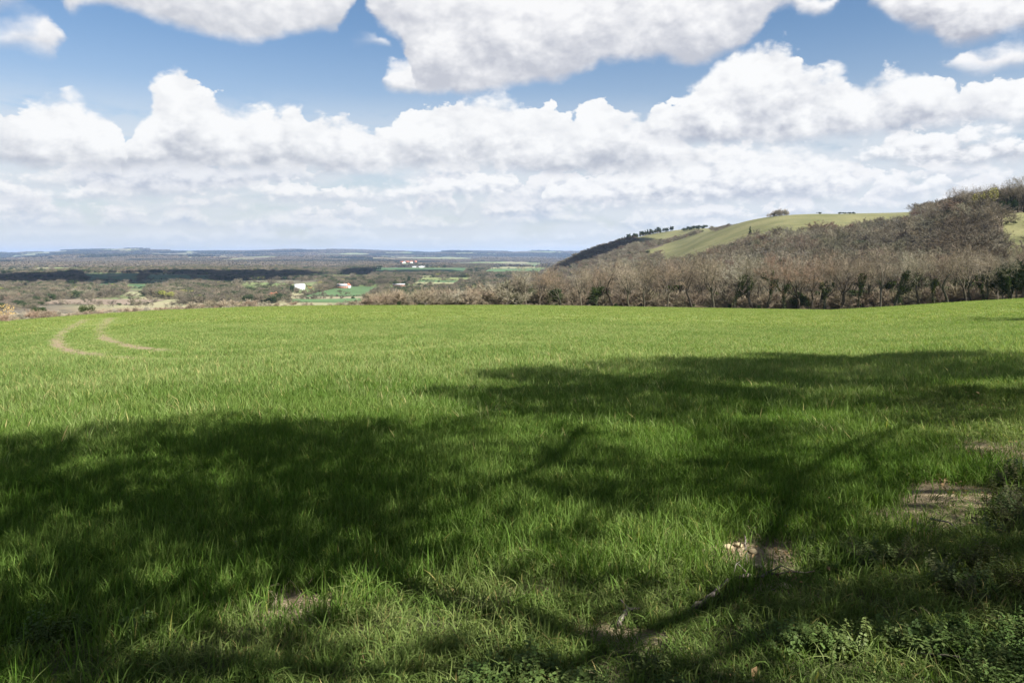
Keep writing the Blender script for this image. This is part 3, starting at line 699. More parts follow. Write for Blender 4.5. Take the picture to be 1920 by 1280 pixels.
# sticks and stones ---------------------------------------------------------
M_bark = simple('fallen_bark', (.07, .056, .043), (.16, .14, .12), 22, .95, .05)
M_stone = simple('pale_stone', (.34, .28, .17), (.22, .17, .10), 18, .9)
def stick(pts, r0, r1, label, forks=()):
    P = []
    for (px, py, lift) in pts:
        x, y = gpt(px, py); P.append((x, y, hz(x, y) + lift))
    P = np.array(P); t = np.linspace(0, 1, len(P)); tt = np.linspace(0, 1, 26)
    Q_ = np.stack([np.interp(tt, t, P[:, j]) for j in range(3)], 1) + rng.normal(0, r0*.28, (26, 3))
    b = Q_[0].copy(); rad_ = np.interp(tt, [0, 1], [r0, r1])*(1 + .18*np.sin(tt*37)); mb = MB(); mb.tube(Q_ - b, rad_, 7)
    for (k, dx, dy, dz, L) in forks:
        p0 = Q_[k] - b; mb.tube([p0, p0 + np.array([dx, dy, dz])*L*.5 + rng.normal(0, .01, 3), p0 + np.array([dx, dy, dz*.6])*L], [rad_[k]*.6, rad_[k]*.4, rad_[k]*.15], 5)
    o = mb.obj('fallen_branch', M_bark, None, True); o.location = b
    tag(o, label, 'branch', 'fallen sticks in the grass'); return o
stick([(1298,1152,.03),(1335,1134,.05),(1368,1106,.07),(1392,1100,.06),(1425,1094,.05),(1470,1088,.05),(1525,1083,.04)], .015, .005, 'thick crooked pale-barked branch lying in grass below the straw patch', [(9, .5, .8, .5, .18), (14, -.4, .5, .6, .14), (18, .7, -.4, .3, .2)])
stick([(1158,1178,.02),(1176,1160,.05),(1200,1154,.04)], .014, .006, 'short forked stick beside the nettles, west end of the big branch'.replace(', west end of the big branch', ' away from the big branch'), [(14, -.5, .6, .7, .08)])
stick([(1400,1070,.02),(1398,1040,.05),(1396,1018,.06)], .009, .004, 'thin pale twig lying across the bare straw patch')
stick([(1425,1122,.02),(1440,1116,.03),(1462,1112,.03)], .007, .003, 'small brown twig beside the stone under the big branch')
stick([(1410,997,.03),(1450,996,.05),(1500,994,.03)], .006, .003, 'slim dark twig in the grass above the straw patch')
stick([(1710,1245,.05),(1790,1262,.08),(1850,1279,.06)], .006, .003, 'long thin stem lying over the nettles by the bottom edge')
stick([(1745,985,.05),(1780,1000,.08),(1810,1015,.04)], .007, .003, 'dry bleached stem by the bramble bank')
def stone(px, py, r, label, k):
    x, y = gpt(px, py)
    g = np.random.default_rng(k); bpy_me = bpy.data.meshes.new('stone')
    import bmesh
    bm = bmesh.new(); bmesh.ops.create_icosphere(bm, subdivisions=3, radius=r)
    for v in bm.verts:
        c = v.co/r; f = 1 + .22*float(fbm(np.array([c.x*1.7+k]), np.array([c.y*1.7+c.z*1.3]), k)[0]) ; v.co = Vector((c.x*1.25, c.y, c.z*.62))*r*f
    bm.to_mesh(bpy_me); bm.free(); bpy_me.materials.append(M_stone)
    o = link('flint_stone', bpy_me); o.location = (x, y, hz(x, y) + r*.3); o.rotation_euler = (g.normal(0, .2), g.normal(0, .2), g.random()*6)
    tag(o, label, 'stone', 'pale stones on the bare soil')
stone(1365, 1028, .035, 'cream stone at the far edge of the straw patch, near the pale twig', 1)
stone(1384, 1024, .028, 'small cream stone just above the pale twig', 2)
stone(1316, 1038, .03, 'yellowish stone alone in grass beside the straw patch', 3)
stone(1421, 1066, .030, 'cream stone at the near edge of the straw patch', 4)
stone(1474, 1104, .034, 'largest pale stone, on bare soil under the branch tip', 5)
stone(693, 1054, .022, 'pale stone alone in the long wheat grass', 6)
stone(1412, 1036, .03, 'buff stone in the middle of the straw patch', 7)

# ------------------------------------------------------------------ trees
def twig_mat(name, stops, patch=.6, rough=.95):
    m, n, out = material(name)
    oi = n.N.new('ShaderNodeObjectInfo'); geo = n.N.new('ShaderNodeNewGeometry')
    c = n.ramp(oi.outputs['Random'], stops)
    f = n.noise(geo.outputs['Position'], patch, 3, .6)
    c = n.mix(n.ss(f, .4, .62), c, n.mix(1, c, (1.35, 1.30, 1.22), 'MULTIPLY'))
    dif = n.N.new('ShaderNodeBsdfDiffuse'); n.L.new(c, dif.inputs[0]); dif.inputs[1].default_value = .6
    n.L.new(dif.outputs[0], out.inputs[0]); return m
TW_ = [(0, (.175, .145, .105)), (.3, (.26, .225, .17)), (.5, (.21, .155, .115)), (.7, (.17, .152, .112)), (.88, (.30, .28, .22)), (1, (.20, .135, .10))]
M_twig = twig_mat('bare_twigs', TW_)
M_trunk = twig_mat('tree_bark', [(0, (.10, .085, .07)), (.5, (.16, .145, .12)), (1, (.12, .11, .085))])
M_shade_ivy_trunk = twig_mat('shade_ivy_dark_bark', [(0, (.045, .038, .03)), (.4, (.07, .06, .048)), (.8, (.055, .055, .038)), (1, (.11, .10, .085))])  # bark darkened: shade and ivy on the trunks put into the colour
M_twig_shade = twig_mat('shade_darkened_twigs', [(0, (.11, .088, .065)), (.4, (.14, .115, .085)), (.7, (.095, .082, .060)), (1, (.145, .132, .10))])  # inner ranks: shade inside the wood put into darker twig colours
M_valley = twig_mat('valley_twigs', [(0, (.10, .088, .066)), (.25, (.15, .128, .098)), (.5, (.075, .068, .05)), (.75, (.125, .118, .078)), (1, (.175, .145, .115))], .02)
M_hilltwig = twig_mat('hill_twigs', [(0, (.125, .106, .078)), (.2, (.19, .172, .128)), (.4, (.105, .088, .066)), (.6, (.160, .156, .102)), (.75, (.23, .212, .165)), (.88, (.15, .100, .075)), (1, (.125, .122, .082))], .05)
M_ivy = twig_mat('ivy_leaves', [(0, (.030, .045, .014)), (.5, (.040, .058, .018)), (1, (.05, .065, .024))], 1.5)
M_ever = twig_mat('evergreen_foliage', [(0, (.022, .036, .016)), (.5, (.034, .05, .022)), (1, (.045, .06, .026))], .3)
M_spring = twig_mat('spring_leaves', [(0, (.19, .22, .045)), (.5, (.22, .21, .06)), (1, (.16, .19, .05))], .3)
M_brush = twig_mat('brush_stems', [(0, (.17, .135, .10)), (.5, (.20, .165, .12)), (1, (.15, .14, .09))])
M_willow = twig_mat('willow_twigs', [(0, (.27, .215, .085)), (1, (.30, .22, .10))], .3)

def grow(seed, limbs=5, trunk=.30, lev=4, kids=(4, 3, 3), spread=1., twigs=7, tw_len=.05, tw_w=.0032, r0=.020, bushy=False, tl=2):
    """a leafless broadleaved tree one unit tall: (trunk and limbs, branches and twigs)"""
    g = np.random.default_rng(seed); tr = MB(); cr = MB(); tips = []; nodes = []
    def branch(p, d, L, r, level):
        k = 4; P = [p]; dd = d.copy()
        for i in range(k):
            dd = dd + g.normal(0, .13 + .04*level, 3) + np.array([0, 0, .07 if level < 3 else .03]); dd /= np.linalg.norm(dd)
            P.append(P[-1] + dd*L/k)
        P = np.array(P); r1 = r*(.72 if level == 0 else .42)
        mb = tr if level < tl else cr
        mb.tube(P, np.linspace(r, r1, k+1), 6 if level == 0 else (5 if level == 1 else 3), False)
        if level >= tl: nodes.append((P, level))
        if level >= lev:
            tips.append((P, dd)); return
        n_ = limbs if level == 0 else kids[level-1]
        for c in range(n_):
            t = 1.0 if c == 0 else g.uniform(.45 if level else (.55 if not bushy else .1), 1.0)
            q = P[0] + 0; f = t*k; i = min(int(f), k-1); q = P[i]*(1-(f-i)) + P[i+1]*(f-i)
            a = g.uniform(.35, .95)*spread*(.35 if c == 0 else 1); az_ = g.random()*6.283 if level else c*6.283/n_ + g.uniform(-.5, .5)
            u = np.cross(dd, [0.3, .2, 1.]); u /= np.linalg.norm(u); w_ = np.cross(dd, u)
            nd = dd*np.cos(a) + (u*np.cos(az_) + w_*np.sin(az_))*np.sin(a)
            branch(q, nd, L*g.uniform(.6, .85) if level else g.uniform(.30, .42), r1*g.uniform(.6, .85), level+1)
    branch(np.zeros(3), np.array([g.normal(0, .06), g.normal(0, .06), 1.]), trunk, r0, 0)
    # twigs: thin tapering slivers
    S = []; Dv = []
    for (P, lv) in nodes:
        m_ = twigs if lv == lev else max(2, twigs//2)
        t = g.random(m_)*(len(P)-1); i = t.astype(int); f = (t-i)[:, None]
        S.append(P[i]*(1-f) + P[np.minimum(i+1, len(P)-1)]*f)
        ax = P[-1]-P[0]; ax = ax/np.linalg.norm(ax); Dv.append(ax[None]*.9 + g.normal(0, .55, (m_, 3)) + [0, 0, .25])
    S = np.concatenate(S); Dv = np.concatenate(Dv); Dv /= np.linalg.norm(Dv, axis=1)[:, None]
    n_ = len(S); Ls = tw_len*g.uniform(.5, 1.4, n_)[:, None]; W = np.cross(Dv, g.normal(0, 1, (n_, 3))); W /= np.linalg.norm(W, axis=1)[:, None]
    mid = S + Dv*Ls*.55 + g.normal(0, .12, (n_, 3))*Ls
    E = S + Dv*Ls
    V = np.stack([S - W*tw_w*.5, S + W*tw_w*.5, mid + W*tw_w*.4, mid - W*tw_w*.4, E], 1).reshape(-1, 3)
    b = np.arange(n_)[:, None]*5
    cr.add(V, b + np.array([[0, 1, 2, 3]]), b + np.array([[3, 2, 4]]))
    allv = np.concatenate(tr.v + cr.v); s = 1/allv[:, 2].max()
    tr.v = [v*s for v in tr.v]; cr.v = [v*s for v in cr.v]
    return tr, cr
def leafcloud(seed, blobs, n_, size):
    """small leaf-sized faces through ellipsoid lobes"""
    g = np.random.default_rng(seed); mb = MB(); tot = sum(b[3]*b[4]*b[5] for b in blobs)
    for bl in blobs:
        x, y, z, a, b, c = bl[:6]; wt = bl[6] if len(bl) > 6 else 1
        k = max(8, int(n_*a*b*c/tot*wt)); d = g.normal(0, 1, (k, 3)); d /= np.linalg.norm(d, axis=1)[:, None]
        r = g.random(k)**.28*(1 + .22*fbm(d[:, 0]*2.3+x*9, d[:, 1]*2.3+d[:, 2]*1.9, seed, 3))
        C_ = np.array([x, y, z]) + d*r[:, None]*[a, b, c]
        A = g.normal(0, 1, (k, 3)); A /= np.linalg.norm(A, axis=1)[:, None]; B = np.cross(A, g.normal(0, 1, (k, 3))); B /= np.linalg.norm(B, axis=1)[:, None]
        s = size*g.uniform(.6, 1.3, k)[:, None]
        V = np.stack([C_ - A*s, C_ + B*s*.6, C_ + A*s, C_ - B*s*.6], 1).reshape(-1, 3)
        mb.add(V, np.arange(k)[:, None]*4 + np.array([[0, 1, 2, 3]]))
    return mb
def ivy_on(seed, V, h1, n_, jit=.010):
    """ivy leaves climbing the trunk and the lower limbs"""
    g = np.random.default_rng(seed); C_ = V[(V[:, 2] < h1)]; nx = C_[g.integers(0, len(C_)-1, n_)]; i = g.integers(0, len(C_)-7, n_)
    t = g.random(n_)[:, None]; C_ = C_[i]*(1-t) + C_[i+6]*t; ok = np.linalg.norm(V[(V[:, 2] < h1)][i] - V[(V[:, 2] < h1)][i+6], axis=1) < .16
    C_ = C_[ok]; n_ = len(C_); C_ = C_ + g.normal(0, jit, (n_, 3))*(1.5 - C_[:, 2:3])
    A = g.normal(0, 1, (n_, 3)); A /= np.linalg.norm(A, axis=1)[:, None]; B = np.cross(A, g.normal(0, 1, (n_, 3))); B /= np.linalg.norm(B, axis=1)[:, None]
    s = .009*g.uniform(.6, 1.4, n_)[:, None]; mb = MB()
    mb.add(np.stack([C_ - A*s, C_ + B*s*.7, C_ + A*s, C_ - B*s*.7], 1).reshape(-1, 3), np.arange(n_)[:, None]*4 + np.array([[0, 1, 2, 3]]))
    return mb
TRV = []; DEEP = []; LOWV = []; LOWD = []; BARE = []; MIDT = []; LOW_ = []
for k in range(7):
    t_, c_ = grow(100+k, [5, 4, 6, 4, 5, 3, 5][k], [.52, .60, .46, .38, .66, .54, .44][k], 4, (4, 4, 3), [.85, .7, .95, .9, .6, .7, .8][k], 11, .062, .0025, .030, tl=3)
    TRV.append(np.concatenate(t_.v)); BARE.append((t_.mesh(f'trunk_{k}', M_shade_ivy_trunk), c_.mesh(f'crown_{k}', M_twig))); DEEP.append((BARE[-1][0], c_.mesh(f'deep_crown_{k}', M_twig_shade)))
for k in range(5):
    t_, c_ = grow(200+k, 5, [.25, .3, .2, .15, .28][k], 3, (4, 4), [1.05, .95, 1.15, 1.1, 1.0][k], 24, .085, .0062, .024)
    MIDT.append((t_.mesh(f'mid_trunk_{k}', M_trunk), c_.mesh(f'mid_crown_{k}', M_hilltwig)))
    a_ = MB(); a_.v = t_.v + c_.v; off = 0
    # one joined low tree for the uncountable woods
    for src in (t_, c_):
        for q in src.q: a_.q.append(q + off)
        for q in src.t: a_.t.append(q + off)
        off += src.n
    a_.n = off; LOW_.append(a_.mesh(f'wood_tree_{k}', M_hilltwig)); LOWV.append(a_.mesh(f'valley_tree_{k}', M_valley)); LOWD.append(a_.mesh(f'deep_tree_{k}', M_twig_shade))
IVY = [ivy_on(300+k, TRV[k], [.45, .6, .4, .55, .7, .5, .45][k], 2600).mesh(f'ivy_{k}', M_ivy) for k in range(7)]
SHR = []
for k in range(4):
    t_, c_ = grow(400+k, 7, .12, 3, (4, 4), 1.25, 22, .13, .009, .014, True)
    SHR.append((t_.mesh(f'shrub_stems_{k}', M_trunk), c_.mesh(f'shrub_crown_{k}', M_twig)))
def blobs(seed, n_, zc, R0, R1, flat=1.):
    g = np.random.default_rng(seed)
    return [(g.normal(0, R0*.55), g.normal(0, R0*.55), zc + g.normal(0, R0*.5), R1*g.uniform(.6, 1.2), R1*g.uniform(.6, 1.2), R1*flat*g.uniform(.6, 1.1)) for _ in range(n_)]
def crown_mesh(nm, seed, mat, n_, size, zc, R0, R1, k=9, flat=1.): return leafcloud(seed, blobs(seed, k, zc, R0, R1, flat), n_, size).mesh(nm, mat)
tb = MB(); tb.tube([(0, 0, 0), (.01, 0, .2), (0, .01, .45), (.01, 0, .7)], [.03, .024, .016, .006], 6)
M_TR = tb.mesh('plain_trunk', M_trunk)
EVER = [crown_mesh(f'evergreen_crown_{k}', 500+k, M_ever, 2600, .028, .55, .30, .22) for k in range(3)]
SPRG = [crown_mesh(f'leafing_crown_{k}', 510+k, M_spring, 2200, .022, .58, .30, .20) for k in range(2)]
WILL = [crown_mesh('willow_crown', 520, M_willow, 1500, .022, .56, .30, .22)]
def conifer(seed):
    g = np.random.default_rng(seed); B_ = []
    for i in range(9):
        z = .32 + .66*i/9; r = .19*(1 - .78*i/9)*g.uniform(.8, 1.2); B_ += [(g.normal(0, .03), g.normal(0, .03), z, r, r, .07)]
    return leafcloud(seed, B_, 1800, .025).mesh('pine_crown', M_ever)
PINE = [conifer(530), conifer(531)]

count = {}
def tree(kind, px, Y, h, label, group, wide=1., ivy=None, parts=None, base=None, name=None):
    X = (px-960)/F*Y; z = hz(X, Y) if base is None else base
    e = bpy.data.objects.new(name or {'bare': 'bare_tree', 'shrub': 'bare_shrub', 'ever': 'evergreen_tree', 'spring': 'leafing_tree', 'pine': 'pine_tree', 'willow': 'willow_tree', 'mid': 'bare_tree', 'deep': 'bare_tree'}[kind], None)
    COL.objects.link(e); e.location = (X, Y, z - .02*h); e.scale = (h*wide, h*wide, h); e.rotation_euler = (0, 0, rng.random()*6.28)
    e.empty_display_size = .1
    if kind == 'bare': bi = int(rng.integers(len(BARE))); tm, cm = BARE[bi]
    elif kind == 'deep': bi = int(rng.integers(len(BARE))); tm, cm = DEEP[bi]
    elif kind == 'mid': tm, cm = MIDT[int(rng.integers(len(MIDT)))]
    elif kind == 'shrub': tm, cm = SHR[int(rng.integers(len(SHR)))]
    elif kind == 'ever': tm, cm = M_TR, EVER[int(rng.integers(3))]
    elif kind == 'spring': tm, cm = M_TR, SPRG[int(rng.integers(2))]
    elif kind == 'willow': tm, cm = M_TR, WILL[0]
    elif kind == 'pine': tm, cm = M_TR, PINE[int(rng.integers(2))]
    link('stem' if kind == 'shrub' else 'trunk', tm, e); link('crown', cm, e)
    if ivy is not None and kind in ('bare', 'deep'): link('ivy', IVY[bi], e)
    tag(e, label, 'shrub' if kind == 'shrub' else 'tree', group)
    count[kind] = count.get(kind, 0) + 1
    return e
def topped(px, Y, row):
    """height of a tree at this place whose tip shows on this row"""
    X = (px-960)/F*Y; return (HOR-row)/F*Y + EYE - hz(X, Y)
ORD = ['first', 'second', 'third', 'fourth', 'fifth', 'sixth', 'seventh', 'eighth', 'ninth', 'tenth', 'eleventh', 'twelfth', 'thirteenth', 'fourteenth', 'fifteenth', 'sixteenth', 'seventeenth', 'eighteenth', 'nineteenth', 'twentieth']
def ordinal(k):
    if k < 20: return ORD[k]
    t_ = ['twenty', 'thirty', 'forty', 'fifty'][(k+1)//10-2]; u = (k+1) % 10
    return t_ + ('-' + ORD[u-1] if u else '') if u else {'twenty': 'twentieth', 'thirty': 'thirtieth', 'forty': 'fortieth', 'fifty': 'fiftieth'}[t_]

# front rank along the far edge of the crop
ftop = ([690, 780, 850, 930, 985, 1050, 1150, 1250, 1350, 1450, 1550, 1650, 1750, 1850, 1930, 2100],
        [550, 538, 520, 504, 490, 488, 472, 464, 458, 462, 458, 454, 448, 448, 442, 436])
px = 985.; k = 0
g4 = np.random.default_rng(44)
while px < 1990:
    Y = float(edge_dep(px)) + g4.uniform(1.5, 6); row = float(np.interp(px, *ftop)) + g4.uniform(-6, 16)
    iv = int(g4.integers(3)) if g4.random() < (.25 if px < 1380 else .5) else None
    tree('bare', px, Y, topped(px, Y, row), f'{ordinal(k)} bare tree from the west end of the treeline at the crop edge' .replace('west', 'valley') + (', ivy-clad trunk' if iv is not None else ''),
         'bare trees along the far crop edge', g4.uniform(.85, 1.15), iv)
    px += g4.uniform(24, 46); k += 1
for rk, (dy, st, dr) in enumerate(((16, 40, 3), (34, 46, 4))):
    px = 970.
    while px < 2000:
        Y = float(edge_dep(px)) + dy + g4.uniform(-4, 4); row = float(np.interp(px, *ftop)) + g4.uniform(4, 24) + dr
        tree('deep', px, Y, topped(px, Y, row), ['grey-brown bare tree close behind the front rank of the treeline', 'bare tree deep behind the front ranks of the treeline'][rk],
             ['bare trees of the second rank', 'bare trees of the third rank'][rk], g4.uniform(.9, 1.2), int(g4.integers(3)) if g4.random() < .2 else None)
        px += g4.uniform(.75, 1.25)*st
# low bushes sinking away beyond the crop, from the treeline west to the frame edge
stop = ([-60, 0, 60, 130, 200, 300, 400, 470, 540, 600, 640, 690, 720, 780, 850, 930, 990],
        [586, 585, 578, 581, 578, 569, 562, 561, 565, 569, 566, 557, 549, 544, 534, 522, 510])
for rk, dy in enumerate((6, 22)):
    px = -40.
    while px < 985:
        Y = float(edge_dep(px)) + dy + g4.uniform(-3, 6); row = float(np.interp(px, *stop)) + g4.uniform(-3, 7) + rk*(-1)
        h = topped(px, Y, row)
        if h > .8:
            tree('shrub' if h < 7.5 else 'mid', px, Y, h, 'bare twiggy bush showing over the brow of the crop' if rk == 0 else 'bare bush lower down behind the brow-edge bushes',
                 'bushes over the brow, first rank' if rk == 0 else 'bushes over the brow, second rank', g4.uniform(1.1, 1.6) if h < 7.5 else 1.1)
        px += g4.uniform(12, 24)*(1 if px < 680 else 1.15)
tree('ever', 166, 165, topped(166, 165, 565), 'small dark evergreen bush over the brow, right below the brown field', None, 1.0)
tree('ever', 79, 150, topped(79, 150, 570), 'smaller dark evergreen bush over the brow near the orange-leaved tree', None, 1.1)
tree('willow', 8, 170, topped(8, 170, 569), 'orange-leaved rounded bush at the very edge of the valley', None, 1.3)

# hillside wood --------------------------------------------------------------
def prow(X, Y): return HOR - (height(X, Y) - EYE)/Y*F
def woodpts(p0, p1, Y0, Y1, sp):
    N = int((p1-p0)/F*(Y1**2-Y0**2)/2/sp**2)
    Y = np.sqrt(rng.uniform(Y0**2, Y1**2, N)); px_ = rng.uniform(p0, p1, N); X = (px_-960)/F*Y; row = prow(X, Y)
    ok = np.ones(N, bool)
    for poly, a, b in OPEN:
        for up in (0, 6, 12): ok &= ~(inpoly(px_, row - up/Y*F, poly) & (Y > a) & (Y < b))
    ok &= ~((px_ > 1400) & (px_ < 1715) & (row - 9/Y*F < 405) & (Y > 500)) & ~((Y > 1060) & (px_ > 1380))
    return X[ok], Y[ok], px_[ok], row[ok]
X, Y, px_, row = woodpts(985, 2020, 255, 1090, 9.6)
o_ = np.argsort(Y); X, Y, px_, row = X[o_], Y[o_], px_[o_], row[o_]
vis = (px_ < 1940)
NI = 118
idv = np.where(vis & (Y > 275))[0][:NI*4:4]
oth = np.setdiff1d(np.arange(len(X)), idv)
for i in idv:
    tree('mid', px_[i], Y[i], rng.uniform(10, 15), 'grey-brown bare tree on the wooded slope above the treeline', 'bare trees on the wooded slope', rng.uniform(1.1, 1.6), int(rng.integers(3)) if rng.random() < .1 else None)
h_ = rng.uniform(7, 15, len(oth))*(1 - .25*np.clip((Y[oth]-700)/400, 0, 1))
h_ = np.where((row[oth] < 425) & (px_[oth] < 1720), np.minimum(h_, 7), h_)
Xa, Ya = X[oth], Y[oth]
X2, Y2, p2, r2 = woodpts(1030, 1400, 1090, 1980, 10.5); h2_ = rng.uniform(6, 10, len(X2)); h2_ = np.where(r2 < 432, 5, h2_)
XX, YY, HH = np.concatenate([Xa, X2]), np.concatenate([Ya, Y2]), np.concatenate([h_, h2_]); N = len(XX)
wd = rng.uniform(1.15, 1.7, N)
evl = [MB() for _ in range(1)]
sel = rng.random(N) < .035
IDX = np.where(sel, 5 + rng.integers(0, 2, N), rng.integers(0, 5, N)); HH = np.where(sel, HH*.8, HH)
IDX = np.where((YY < 400) & (IDX < 5) & (rng.random(N) < .8), IDX + 7, IDX)  # most of the nearest slope trees take the shade-darkened twigs
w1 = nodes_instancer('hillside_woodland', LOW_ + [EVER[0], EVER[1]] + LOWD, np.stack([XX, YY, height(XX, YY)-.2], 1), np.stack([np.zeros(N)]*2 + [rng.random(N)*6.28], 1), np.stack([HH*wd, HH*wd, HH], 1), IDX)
tag(w1, 'dense bare brown woodland covering the slope below the grassy down')
# brush under the trees
Xb, Yb, pb_, rb_ = woodpts(690, 2020, 195, 330, 2.6)
ok = Yb > edge_dep(pb_) + 1.0; Xb, Yb, pb_ = Xb[ok], Yb[ok], pb_[ok]; N = len(Xb)
hh = np.where(Yb > edge_dep(pb_) + 9, rng.uniform(2.5, 6.5, N), rng.uniform(.5, 1.6, N))
sc_me = [t_ for t_ in []]
SHJ = []
for k in range(3):
    t_, c_ = grow(430+k, 7, .12, 2, (4,), 1.3, 14, .30, .016, .012, True); a_ = MB(); off = 0
    for src in (t_, c_):
        a_.v += src.v
        for q in src.q: a_.q.append(q + off)
        for q in src.t: a_.t.append(q + off)
        off += src.n
    a_.n = off; SHJ.append(a_.mesh(f'brush_{k}', M_brush))
dk = rng.random(N) < .07
w2 = nodes_instancer('woodland_undergrowth', SHJ + [EVER[2]], np.stack([Xb, Yb, height(Xb, Yb)-.3], 1), np.stack([np.zeros(N)]*2 + [rng.random(N)*6.28], 1), np.stack([hh*1.3, hh*1.3, hh], 1), np.where(dk, 3, rng.integers(0, 3, N)))
tag(w2, 'brown tangled brush and bramble filling the foot of the treeline')

# trees that stand out on the skyline and the slope
for i, (px, h) in enumerate([(1443, 6), (1448, 8.5), (1453, 9), (1457, 11), (1461, 9.5), (1465, 11), (1470, 9.6), (1474, 8.2), (1478, 6)]):
    tree('shrub', px, 985 + 6*(i % 3), h, 'bare tree in the round clump on the bare hilltop', 'clump on the hilltop', .95, name='bare_tree')['category'] = 'tree'
for i, px in enumerate(np.linspace(1162, 1262, 22)):
    Y = 1775 + rng.uniform(-15, 15); tree('pine' if i % 3 else 'ever', px, Y, rng.uniform(9, 15), 'small dark pine in the broken row along the far spur crest', 'pines along the far spur crest', 1.1, name='pine_tree')
for i, px in enumerate(np.linspace(1284, 1322, 8)):
    tree('ever', px, 1700 + rng.uniform(-30, 30), rng.uniform(7, 10), 'dark bush in the knot at the top end of the pine row', 'dark bushes at the top of the pine row', 1.5)
for i, (px, Y) in enumerate([(1575, 1000), (1583, 1004), (1592, 998), (1600, 1002), (1537, 1000)]):
    tree('ever', px, Y, 3.0, 'low dark gorse bush on the crest of the grassy down', 'gorse on the down crest', 2.2, name='gorse_bush')
sky_t = [(1738, 472, 376), (1752, 470, 372), (1768, 468, 375), (1785, 462, 352), (1797, 460, 346), (1810, 458, 343), (1822, 455, 341), (1836, 452, 340), (1862, 450, 340), (1874, 448, 337), (1886, 446, 333), (1897, 445, 330), (1908, 443, 326), (1919, 440, 322), (1932, 438, 320), (1948, 436, 318)]
for i, (px, Y, row) in enumerate(sky_t):
    h = topped(px, Y, row)
    tree('bare', px, Y, h, f'{ordinal(i)} tall bare beech from the grassy-down end of the skyline clump', 'tall trees on the wooded crest', .95, int(rng.integers(3)) if i % 3 == 2 else None)
for i, (px, Y, row) in enumerate([(1792, 474, 362), (1803, 474, 352), (1828, 470, 350), (1855, 466, 350), (1870, 462, 352), (1880, 458, 348), (1892, 456, 345), (1903, 455, 342), (1914, 452, 338), (1926, 450, 335)]):
    tree('bare', px, Y, topped(px, Y, row), 'bare tree behind the skyline beeches on the wooded crest', 'trees behind the skyline beeches', 1.1, int(rng.integers(3)) if i % 2 else None)
tree('spring', 1848, 447, topped(1848, 447, 343), 'bright yellow-green leafing tree among the bare skyline trees', None, .75)
tree('spring', 1872, 440, 6, 'small yellow-green bush at the foot of the skyline trees', None, 1.0)
tree('ever', 1880, 436, 8, 'dark ivy-covered stump tree at the foot of the skyline trees', None, .8)
tree('ever', 1899, 437, 9, 'dark holly bush at the top of the green bank', None, .9)
tree('ever', 1888, 405, 2.2, 'small round bush on the green bank, higher of the two', None, 1.6)
tree('ever', 1900, 403, 2.0, 'small bush on the green bank, lower of the two', None, 1.6)
tree('ever', 1690, 560, 9, 'dark ivy-choked tree halfway up the wooded slope', None, .7)
tree('ever', 1509, 330, 9, 'narrow dark ivy-covered trunk above the treeline', None, .3)
tree('pine', 1406, 800, 12, 'single narrow dark conifer in the hill wood', None, .7)
for px, Y, h in ((1905, 176, 8.5), (1918, 175, 10), (1880, 179, 8), (1870, 182, 8.5), (1935, 174, 10)):
    tree('ever', px, Y, h, 'dark ivy-smothered tree closing the east end of the treeline'.replace('east', 'hedge'), 'dark ivied trees at the end of the treeline', .75)

# ------------------------------------------------------------------ valley: fields, woods, hedges, houses
def fmat(name, c): return simple(name, c, tuple(x*.82 for x in c), .012, .95, .05)
MF = {k: fmat('crop_' + k, c) for k, c in dict(green=(.080, .130, .058), dark=(.060, .105, .050), lime=(.155, .180, .075), pale=(.22, .22, .125), brown=(.19, .15, .115), tan=(.22, .19, .13), grass=(.115, .155, .060)).items()}
FIELDS = [(650,728,538,560,692,556.5,'green'), (568,690,557,545,690,560,'tan'), (545,690,560.3,540,688,568,'green'), (440,512,529.5,452,506,536,'lime'), (553,612,542,556,600,549.5,'grass'),
          (120,316,561,72,262,572,'brown'), (236,284,546.5,230,262,556,'pale'), (150,268,513,165,262,527,'dark'), (275,402,516,268,398,525,'dark'), (8,72,538,14,55,548,'dark'), (186,340,528.5,176,300,541,'dark'),
          (700,882,502.5,690,872,514.5,'dark'), (926,1040,495.8,905,1030,500,'green'), (924,1010,500.3,918,1000,503.5,'pale'), (915,1030,504,902,1010,514,'green'), (790,918,521,780,905,526,'lime'), (782,905,526.3,776,900,529,'green'),
          (776,900,529.3,772,890,533,'pale'), (662,700,514.5,660,705,523,'lime'), (905,985,522,900,980,528,'lime'), (806,862,535,804,856,541.5,'green'), (846,925,494.8,840,920,497.2,'grass'), (735,792,491,728,796,499,'grass'),
          (400,452,488.3,440,480,489.8,'pale'), (-40,30,514.5,-40,24,520,'lime'), (96,205,501,98,198,505,'lime'), (428,476,497,432,482,501,'grass'), (360,440,520,372,430,526,'grass'), (445,520,541,450,560,548,'grass'), (560,700,516,570,690,524,'lime'),
          (560,645,501,540,632,506.5,'grass'), (236,330,532.5,226,322,540,'lime'), (455,548,531,440,540,537,'grass'), (30,120,522,24,112,529,'green'), (1000,1040,516,985,1030,521,'lime')]
def vground(px, row): return ground_at(px, row, 700, 26000)
